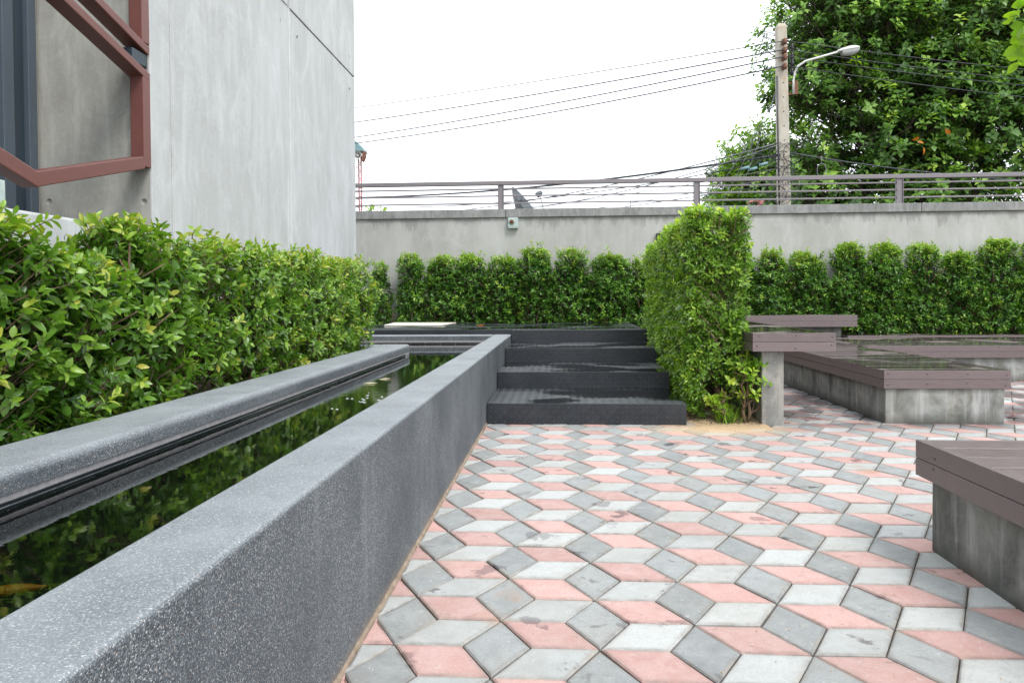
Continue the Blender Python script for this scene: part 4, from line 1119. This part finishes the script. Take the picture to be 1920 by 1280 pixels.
# ------------------------------------------------------------------ beyond the wall: trees
def tree(name, base, trunk_top, lobes, ncl, lsize, matname, label, seed, k=8, wid=.28, singles=0, kind='lo', flat=.45, trunk_r=.3, tone0=.3, twig=.16):
    global rng
    keep_rng = rng; rng = np.random.default_rng(seed); lr = random.Random(seed)
    root = empty(name, base, label, 'tree')
    mb = MB(); tt = Vector(trunk_top); b = Vector(base)
    mb.tube(crooked(b, tt, 6, .12, lr), [trunk_r * (1 - .09 * i) for i in range(7)], 10); mb.build('trunk', M['barkdk'], root)
    vol = np.array([l[3] * l[4] * l[5] for l in lobes]); pr = vol ** .75; pr /= pr.sum()
    Ps = []; Ds = []; RR = []
    for (cx, cy, cz, rx, ry, rz), p_ in zip(lobes, pr):
        n = int(ncl * p_); d = norm(rng.normal(0, 1, (n, 3))); rr = 1 - .7 * rng.uniform(0, 1, n) ** 1.8
        q = d * rr[:, None]; P = np.array([cx, cy, cz]) + q * np.array([rx, ry, rz])
        w = wobble(P, .28, seed); P += d * (w * .16 * min(rx, rz))[:, None]
        tier = .9; P[:, 2] = np.where(rng.uniform(0, 1, n) < flat, np.round(P[:, 2] / tier) * tier + rng.normal(0, .12, n) - .08 * rr * rx * .3, P[:, 2])
        Ps.append(P); Ds.append(d); RR.append(rr)
        c = Vector((cx, cy, cz)); mb = MB()
        lp = crooked(tt - Vector((0, 0, lr.uniform(0, 1))), c, 6, .25, lr); mb.tube(lp, [trunk_r * .42 * (1 - .12 * i) for i in range(7)], 7)
        for j in range(14):
            a = lp[3 + j % 4]; dd = Vector((lr.gauss(0, 1), lr.gauss(0, 1), lr.gauss(0, .6))).normalized()
            e_ = c + Vector((dd.x * rx, dd.y * ry, dd.z * rz)) * .85
            mb.tube(crooked(a, e_, 5, .14, lr), [trunk_r * .13 * (1 - .15 * i) for i in range(6)], 5)
        mb.build('limb', M['barkdk'], root)
    P = np.concatenate(Ps); D = np.concatenate(Ds); RR = np.concatenate(RR)
    gapm = wobble(P, .75, seed + 3) > -.34
    P, D, RR = P[gapm], D[gapm], RR[gapm]
    ax = norm(D * np.array([.7, .7, .3]) + np.array([0, 0, .75]) + rng.normal(0, .3, P.shape))
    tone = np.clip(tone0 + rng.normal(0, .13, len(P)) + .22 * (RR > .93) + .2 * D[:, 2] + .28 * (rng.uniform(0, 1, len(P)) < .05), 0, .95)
    Lp, Lr, Ls, Lt = rosettes(P, ax, lsize, k, twig=twig, spread=(48, 88), tone=tone)
    build_leaves(root, Lp, Lr, Ls, Lt, matname, wid, kind, 'crown', singles)
    twigs_mesh(root, P - norm(ax) * .5 - D * .35, P, .014, .005, M['barkdk'])
    rng = keep_rng
    return root, P

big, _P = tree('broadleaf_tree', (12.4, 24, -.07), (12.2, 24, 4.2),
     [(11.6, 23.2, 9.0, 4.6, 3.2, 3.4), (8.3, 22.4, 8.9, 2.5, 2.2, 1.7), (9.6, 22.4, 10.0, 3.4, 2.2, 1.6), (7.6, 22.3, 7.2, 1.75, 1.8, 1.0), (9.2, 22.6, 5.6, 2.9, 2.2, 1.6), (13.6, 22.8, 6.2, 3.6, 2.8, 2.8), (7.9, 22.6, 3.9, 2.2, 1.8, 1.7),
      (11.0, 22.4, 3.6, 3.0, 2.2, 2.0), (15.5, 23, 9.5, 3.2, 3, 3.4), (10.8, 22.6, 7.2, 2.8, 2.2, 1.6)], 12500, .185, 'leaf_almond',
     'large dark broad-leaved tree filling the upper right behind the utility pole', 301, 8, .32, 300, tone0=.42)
# a few orange dying leaves in the crown
oc = MB()
for k, (x, y, z) in enumerate([(9.52, 20.3, 5.16), (9.66, 20.28, 5.02), (9.58, 20.32, 5.30), (10.37, 20.3, 5.35)]):
    a = k * 1.3; V = leaf_shape(leaf_template('hi')[0], .3, .3, .3) * .19
    Rz = Matrix.Rotation(a, 3, 'Y') @ Matrix.Rotation(.9, 3, 'X')
    oc.add([Vector((x, y, z)) + Rz @ Vector(v) for v in V], [tuple(int(i) for i in f) for f in leaf_template('hi')[1]], True)
oc.build('orange_leaves', M['orange_leaf'], big)
tree('yellow_green_tree', (6.7, 26.5, -.07), (6.8, 26.5, 3.2), [(7.2, 26, 5.7, 1.8, 1.5, 1.35), (6.6, 25.8, 4.4, 1.5, 1.3, 1.5), (8.0, 26, 4.4, 1.7, 1.4, 1.7)], 2000, .20, 'leaf_pale',
     'smaller yellow-green tree left of the utility pole, behind the cables', 302, 7, .26, 0, trunk_r=.16, tone0=.30)
tree('small_leaved_tree', (6.6, 31, -.07), (6.7, 31, 3.0), [(7.5, 31, 5.9, 1.5, 1.4, 1.7), (7.1, 31, 4.2, 1.5, 1.2, 1.7), (8.6, 31, 4.4, 1.8, 1.4, 2.0)], 3200, .11, 'leaf_small',
     'dull green fine-leaved tree at the left end of the tree group', 303, 9, .25, 0, trunk_r=.14, tone0=.35, twig=.25)
# sapling showing above the coping beside the building
shrub('sapling', (-3.47, 13.6, 0), (.16, .14), 2.3, 2.93, 16, .085, 'leaf_pale', 'pale green sapling top showing above the coping next to the building corner', 'plant', None, 'hi', 0, 6, .34, 2.0, .9, 150, 1, tone0=.5)
# branch tips hanging into the top right corner from a tree standing outside the frame
tb = empty('overhanging_tree', (6.6, 8.0, 0), 'pale yellow-green leaf sprays hanging into the top right corner in front of the big tree', 'tree')
mb = MB(); lr = random.Random(3)
mb.tube(crooked((6.6, 8.0, 0), (6.4, 8.0, 4.6), 7, .05, lr), [.09 * (1 - .09 * i) for i in range(8)], 9); mb.build('trunk', M['bark'], tb)
tips = [(4.74, 8.0, 3.66), (4.78, 8.05, 3.50), (4.68, 7.95, 3.95), (4.72, 7.9, 3.82), (4.80, 8.05, 4.10), (4.80, 7.95, 3.74), (4.98, 8.0, 3.95), (4.88, 7.9, 3.38), (5.15, 8.0, 3.7), (5.1, 8.1, 4.05), (5.4, 8.0, 3.9), (5.3, 8, 3.5)]
mb = MB()
for t in tips: mb.tube(crooked((6.4, 8.0, 4.4), t, 6, .05, lr), [.022 * (1 - .14 * i) for i in range(7)], 5)
mb.build('branch', M['bark'], tb)
Lp, Lr, Ls, Lt = rosettes(np.array(tips), np.tile(np.array([-.6, -.2, -.7]), (len(tips), 1)) + rng.normal(0, .2, (len(tips), 3)), .12, 6, twig=.16, tone=np.full(len(tips), .6))
build_leaves(tb, Lp, Lr, Ls, Lt, 'leaf_pale', .36, 'hi', 'leaves')

# ------------------------------------------------------------------ utility pole, lamp, cables
pl = empty('utility_pole', (5.1, 17, -.06), 'tall square concrete utility pole with rusty insulator irons in front of the big tree', 'utility pole')
mb = MB()
def ring(cx, z, w): return [(cx - w, 17 - w, z), (cx + w, 17 - w, z), (cx + w, 17 + w, z), (cx - w, 17 + w, z)]
vs = ring(5.12, -.1, .145) + ring(5.055, 3.1, .125) + ring(4.985, 7.12, .105) + ring(4.985, 7.20, .075)
fs = [(0, 3, 2, 1), (12, 13, 14, 15)] + [(k * 4 + i, k * 4 + (i + 1) % 4, k * 4 + 4 + (i + 1) % 4, k * 4 + 4 + i) for k in range(3) for i in range(4)]
mb.add(vs, fs); mb.build('shaft', M['pole'], pl, .012)
mb = MB()
for z in [3.3 + .32 * k for k in range(12)]:
    x = 5.12 - (z + .1) * .0190; yy = 17 - .145 + (z + .1) * .0055
    mb.tube([(x, yy + .004, z), (x, yy - .003, z)], .014, 8)
mb.build('bolt_holes', M['dark'], pl, kind='stuff')
for z in (6.744, 6.553, 6.398, 6.195):
    x = 5.0; mb = MB()
    mb.box(x - .035, x + .035, 16.80, 16.885, z - .05, z + .05); mb.build('insulator_iron', M['rust'], pl, .005)
    mb = MB(); mb.tube([(x + .02, 16.79, z - .06), (x + .02, 16.79, z - .02), (x + .02, 16.79, z + .02), (x + .02, 16.79, z + .06)], [.035, .05, .035, .045], 10); mb.build('insulator', M['rust'], pl)
    mb = MB(); mb.tube([(x + .22, 16.95, z - .16), (x + .22, 16.95, z - .11), (x + .22, 16.95, z - .06), (x + .22, 16.95, z)], [.03, .05, .03, .04], 9); mb.tube([(x + .1, 16.95, z - .08), (x + .24, 16.95, z - .08)], .012, 6); mb.build('insulator', M['dark'], pl)
mb = MB(); mb.tube([(4.90, 16.80, 3.0), (4.87, 16.84, 5.0), (4.86, 16.86, 6.0)], .018, 6); mb.build('riser_cable', M['wire'], pl)
mb = MB()
for z in (5.86, 5.62): mb.box(5.08, 5.30, 16.93, 16.98, z - .02, z + .02)
mb.box(5.24, 5.34, 16.9, 17.0, 5.6, 5.9); mb.build('arm_bracket', M['rust'], pl)
lp = empty('street_lamp', (5.25, 17, 5.8), 'pale street lamp on a curved arm reaching right from the utility pole', 'street lamp')
mb = MB(); mb.tube([(5.235, 16.9, 5.60), (5.235, 16.9, 5.90), (5.26, 16.9, 6.08), (5.33, 16.9, 6.22), (5.5, 16.9, 6.33), (5.85, 16.9, 6.42), (6.22, 16.9, 6.52)], .024, 10); mb.build('arm', M['lamp'], lp)
hd = MB(); n = 12; secs = [(6.20, .04, .04, 6.52), (6.28, .08, .06, 6.53), (6.42, .13, .085, 6.545), (6.55, .14, .08, 6.56), (6.64, .10, .05, 6.575)]; vs = []
for (x, ry, rz, zc) in secs:
    vs += [(x, 16.9 + ry * math.cos(6.2832 * i / n), zc + rz * max(-.25, math.sin(6.2832 * i / n))) for i in range(n)]
fs = [(k * n + i, k * n + (i + 1) % n, (k + 1) * n + (i + 1) % n, (k + 1) * n + i) for k in range(4) for i in range(n)] + [tuple(range(n)), tuple(range(4 * n, 5 * n))]
hd.add(vs, fs, True); hd.build('head', M['lamp'], lp)
mb = MB(); vs = []
for (x, ry, rz, zc) in secs[1:]: vs += [(x, 16.9 + ry * .9 * math.cos(math.pi + math.pi * i / 8), zc - .02 + 1.25 * rz * math.sin(math.pi + math.pi * i / 8)) for i in range(9)]
mb.add(vs, [(k * 9 + i, k * 9 + i + 1, k * 9 + 10 + i, k * 9 + 9 + i) for k in range(3) for i in range(8)], True)
mb.build('lens_bowl', m_plain('cloudy_lens', (.55, .57, .58), .2), lp)

def wire(a, b, sag, r, m, label, group='overhead cables'):
    a, b = Vector(a), Vector(b); n = 22; pts = []
    for i in range(n + 1):
        t = i / n; q = a.lerp(b, t); q.z -= sag * 4 * t * (1 - t); pts.append(q)
    mb = MB(); mb.tube(pts, r, 5)
    return tag(mb.build('overhead_cable', M[m]), label, 'cable', group)
end_l = [(-11.5, 25.5, 7.35), (-11.5, 25.5, 6.85), (-11.5, 25.5, 6.30), (-11.5, 25.5, 6.18)]
names = ['topmost', 'second', 'third', 'fourth']
for k, z in enumerate((6.744, 6.553, 6.398, 6.195)):
    a = (4.98, 16.76, z)
    wire(a, end_l[k], .10 + .05 * k, .015 if k else .011, 'wire', names[k] + ' power cable from the pole\'s insulators to the left across the white sky')
    e = [(16.5, 20.3, 6.55), (16.5, 20.3, 6.25), (16.5, 20.3, 6.12), (16.5, 20.3, 5.78)][k]
    wire((5.05, 16.76, z), e, .10, .009, 'wire', names[k] + ' power cable from the pole\'s insulators to the right in front of the tree')
low = [((4.93, 16.82, 4.52), (-7.5, 24.0, 3.75), .42, .014, 'wirelt', 'pale twisted service cable leaving the pole leftward above the railing'),
       ((4.93, 16.80, 4.48), (-2.5, 20.5, 3.45), .30, .012, 'wirelt', 'second pale service cable slanting down-left from the pole behind the railing'),
       ((4.93, 16.84, 4.25), (-9.0, 24.5, 4.55), .30, .026, 'wire', 'thick black telephone cable sagging left from the pole across the railing top'),
       ((4.93, 16.84, 4.15), (-9.0, 24.5, 4.35), .50, .012, 'wire', 'thin black cable just under the thick one, left of the pole'),
       ((4.93, 16.84, 3.95), (-9.0, 24.5, 3.80), .35, .009, 'wirelt', 'thin grey cable between the upper railing bars, left of the pole'),
       ((4.93, 16.84, 3.75), (-9.0, 24.5, 3.30), .30, .009, 'wirelt', 'thin grey cable behind the middle railing bar, left of the pole'),
       ((4.93, 16.84, 3.60), (-9.0, 24.5, 2.70), .05, .010, 'wire', 'lowest black cable crossing the railing bars left of the pole'),
       ((5.15, 16.84, 4.28), (15.5, 20.3, 3.95), .20, .017, 'wire', 'black telephone cable running right from the pole just above the railing')]
for a, b, s_, r, m_, lb in low: wire(a, b, s_, r, m_, lb)
for k in range(3):
    wire((4.88, 16.9, 5.8 - .1 * k), (4.0 - .3 * k, 16.9, 3.3), .08, .005, 'wirelt', ['steepest', 'middle', 'flattest'][k] + ' of three thin stay wires slanting down-left from the middle of the pole', 'thin stay wires at the pole')
# tangle of coiled cable on the pole
mb = MB(); lr = random.Random(12)
for k in range(30):
    c = Vector((5.06 + lr.gauss(-.10, .22), 16.78 + lr.uniform(-.08, .1), lr.uniform(3.1, 4.35))); rx, rz = lr.uniform(.05, .26), lr.uniform(.05, .26); tl = lr.uniform(-.6, .6)
    pts = []
    for i in range(15):
        a = 6.2832 * i / 14 * lr.uniform(.97, 1.0); x = rx * math.cos(a); z = rz * math.sin(a)
        pts.append(c + Vector((x * math.cos(tl) - z * math.sin(tl), .04 * math.sin(a * 2), x * math.sin(tl) + z * math.cos(tl))))
    mb.tube(pts, lr.uniform(.004, .009), 4, cap=False)
tag(mb.build('cable_tangle', M['wire']), 'tangle of black cable loops wrapped round the lower pole', 'cable tangle', kind='stuff')
cc = empty('cable_coil', (5.9, 16.9, 4.1), 'small pale coil of cable hanging from the black cable right of the pole', 'cable coil')
mb = MB(); mb.tube([(5.84 + .10 * math.cos(a / 3), 16.86, 3.88 + .16 * math.sin(a / 3)) for a in range(0, 20)], .008, 5); mb.tube([(5.84, 16.86, 4.2), (5.83, 16.86, 4.03)], .008, 5); mb.build('loop', M['wirelt'], cc)
cb = empty('cable_closure', (4.6, 16.8, 4.0), 'small teal cable joint boxes in the tangle left of the pole', 'cable box')
for (x, z) in ((4.55, 4.03), (4.15, 3.95), (4.32, 3.93)):
    mb = MB(); mb.tube([(x - .09, 16.8, z - .02), (x + .09, 16.8, z + .03)], .035, 8); mb.build('joint_box', M['teal'], cb)
mb = MB()
for k in range(9):
    c = Vector((4.42 + lr.gauss(0, .07), 16.75, 3.1 + lr.gauss(0, .07))); mb.tube([c - Vector((.05, 0, .02)), c + Vector((.05, 0, .03))], .022, 6)
tag(mb.build('red_rag', M['red']), 'bit of red cloth or tape caught in the cables left of the pole', 'rag')

# loudspeaker tower and satellite dish beyond the wall
tw = empty('speaker_tower', (-6.9, 25, -.07), 'slim faded red lattice mast with horn loudspeakers under a teal roof beside the building', 'mast')
mb = MB()
for x, y in ((-6.83, 25), (-7.13, 25), (-6.98, 25.25)): mb.tube([(x, y, -.05), (x, y, 6.05)], .028, 6)
mb.build('leg_tubes', M['red'], tw)
mb = MB(); z = 2.5; f = 1
while z < 5.9:
    mb.tube([(-6.83, 25, z), (-7.13, 25, z + .27)], .010, 4); mb.tube([(-7.13, 25, z), (-6.83, 25, z + .27)], .010, 4); z += .27
mb.build('lattice_rods', M['red'], tw, kind='stuff')
mb = MB(); mb.prism([(-7.35, 6.15), (-6.66, 6.12), (-6.70, 6.22), (-7.0, 6.52), (-7.3, 6.52)], 1, 24.7, 25.3); mb.build('roof', M['teal'], tw)
mb = MB(); mb.tube([(-6.90, 25.2, 6.0), (-6.90, 25.0, 6.0), (-6.90, 24.85, 6.0), (-6.90, 24.7, 6.0)], [.04, .05, .09, .17], 16, cap=False); mb.tube([(-6.90, 24.95, 6.0), (-6.90, 24.80, 6.0)], .05, 10); mb.build('horn', M['lamp'], tw)
mb = MB(); mb.prism([(-6.70, 6.12), (-6.60, 6.10), (-6.62, 5.92), (-6.70, 5.75), (-6.76, 5.80), (-6.72, 5.95)], 1, 24.72, 24.9); mb.build('side_horn', M['rust'], tw)

ds = empty('satellite_dish', (-1.0, 20, 3), 'grey mesh satellite dish tilted behind the coping between the railing bars', 'satellite dish')
mb = MB(); c = Vector((-1.02, 20, 3.26)); ax_ = Vector((.80, -.17, .60)).normalized(); u_ = ax_.cross(Vector((0, 1, 0))).normalized(); v_ = ax_.cross(u_); vs = []; n = 24
for k in range(5):
    r = .84 * k / 4
    for i in range(n):
        a = 6.2832 * i / n; vs.append(c + (u_ * math.cos(a) + v_ * math.sin(a)) * r + ax_ * (.30 * (k / 4) ** 2))
fs = [(k * n + i, k * n + (i + 1) % n, (k + 1) * n + (i + 1) % n, (k + 1) * n + i) for k in range(1, 4) for i in range(n)] + [(i, n + i, n + (i + 1) % n) for i in range(n)]
mb.add(vs, fs, True); mb.build('dish', M['mesh'], ds)
mb = MB()
for i in range(0, n, 3):
    a = 6.2832 * i / n; mb.tube([c - ax_ * .04, c + (u_ * math.cos(a) + v_ * math.sin(a)) * .38 + ax_ * .04, c + (u_ * math.cos(a) + v_ * math.sin(a)) * .76 + ax_ * .29], .010, 5)
mb.build('ribs', M['wire'], ds)
mb = MB(); hf = Vector((-.545, 19.9, 3.90)); mb.tube([c + ax_ * .1, c + Vector((.45, 0, -.2)), hf - Vector((-.12, 0, .5)), hf], .012, 5); mb.build('feed_arm', M['wire'], ds)
mb = MB(); mb.tube([hf - ax_ * .10, hf - ax_ * .02, hf + ax_ * .08], [.075, .08, .05], 12); mb.build('feed_horn', M['mesh'], ds)
mb = MB(); mb.tube([(-1.1, 20.1, -.07), (-1.1, 20.1, 3.1), c], .03, 8); mb.build('mast', M['wire'], ds)
mb = MB(); mb.tube([(1.85, 19.5, -.07), (1.85, 19.5, 3.62)], .012, 6)
tag(mb.build('antenna_rod', M['wire']), 'thin upright rod behind the lowest railing bars near the middle', 'rod')
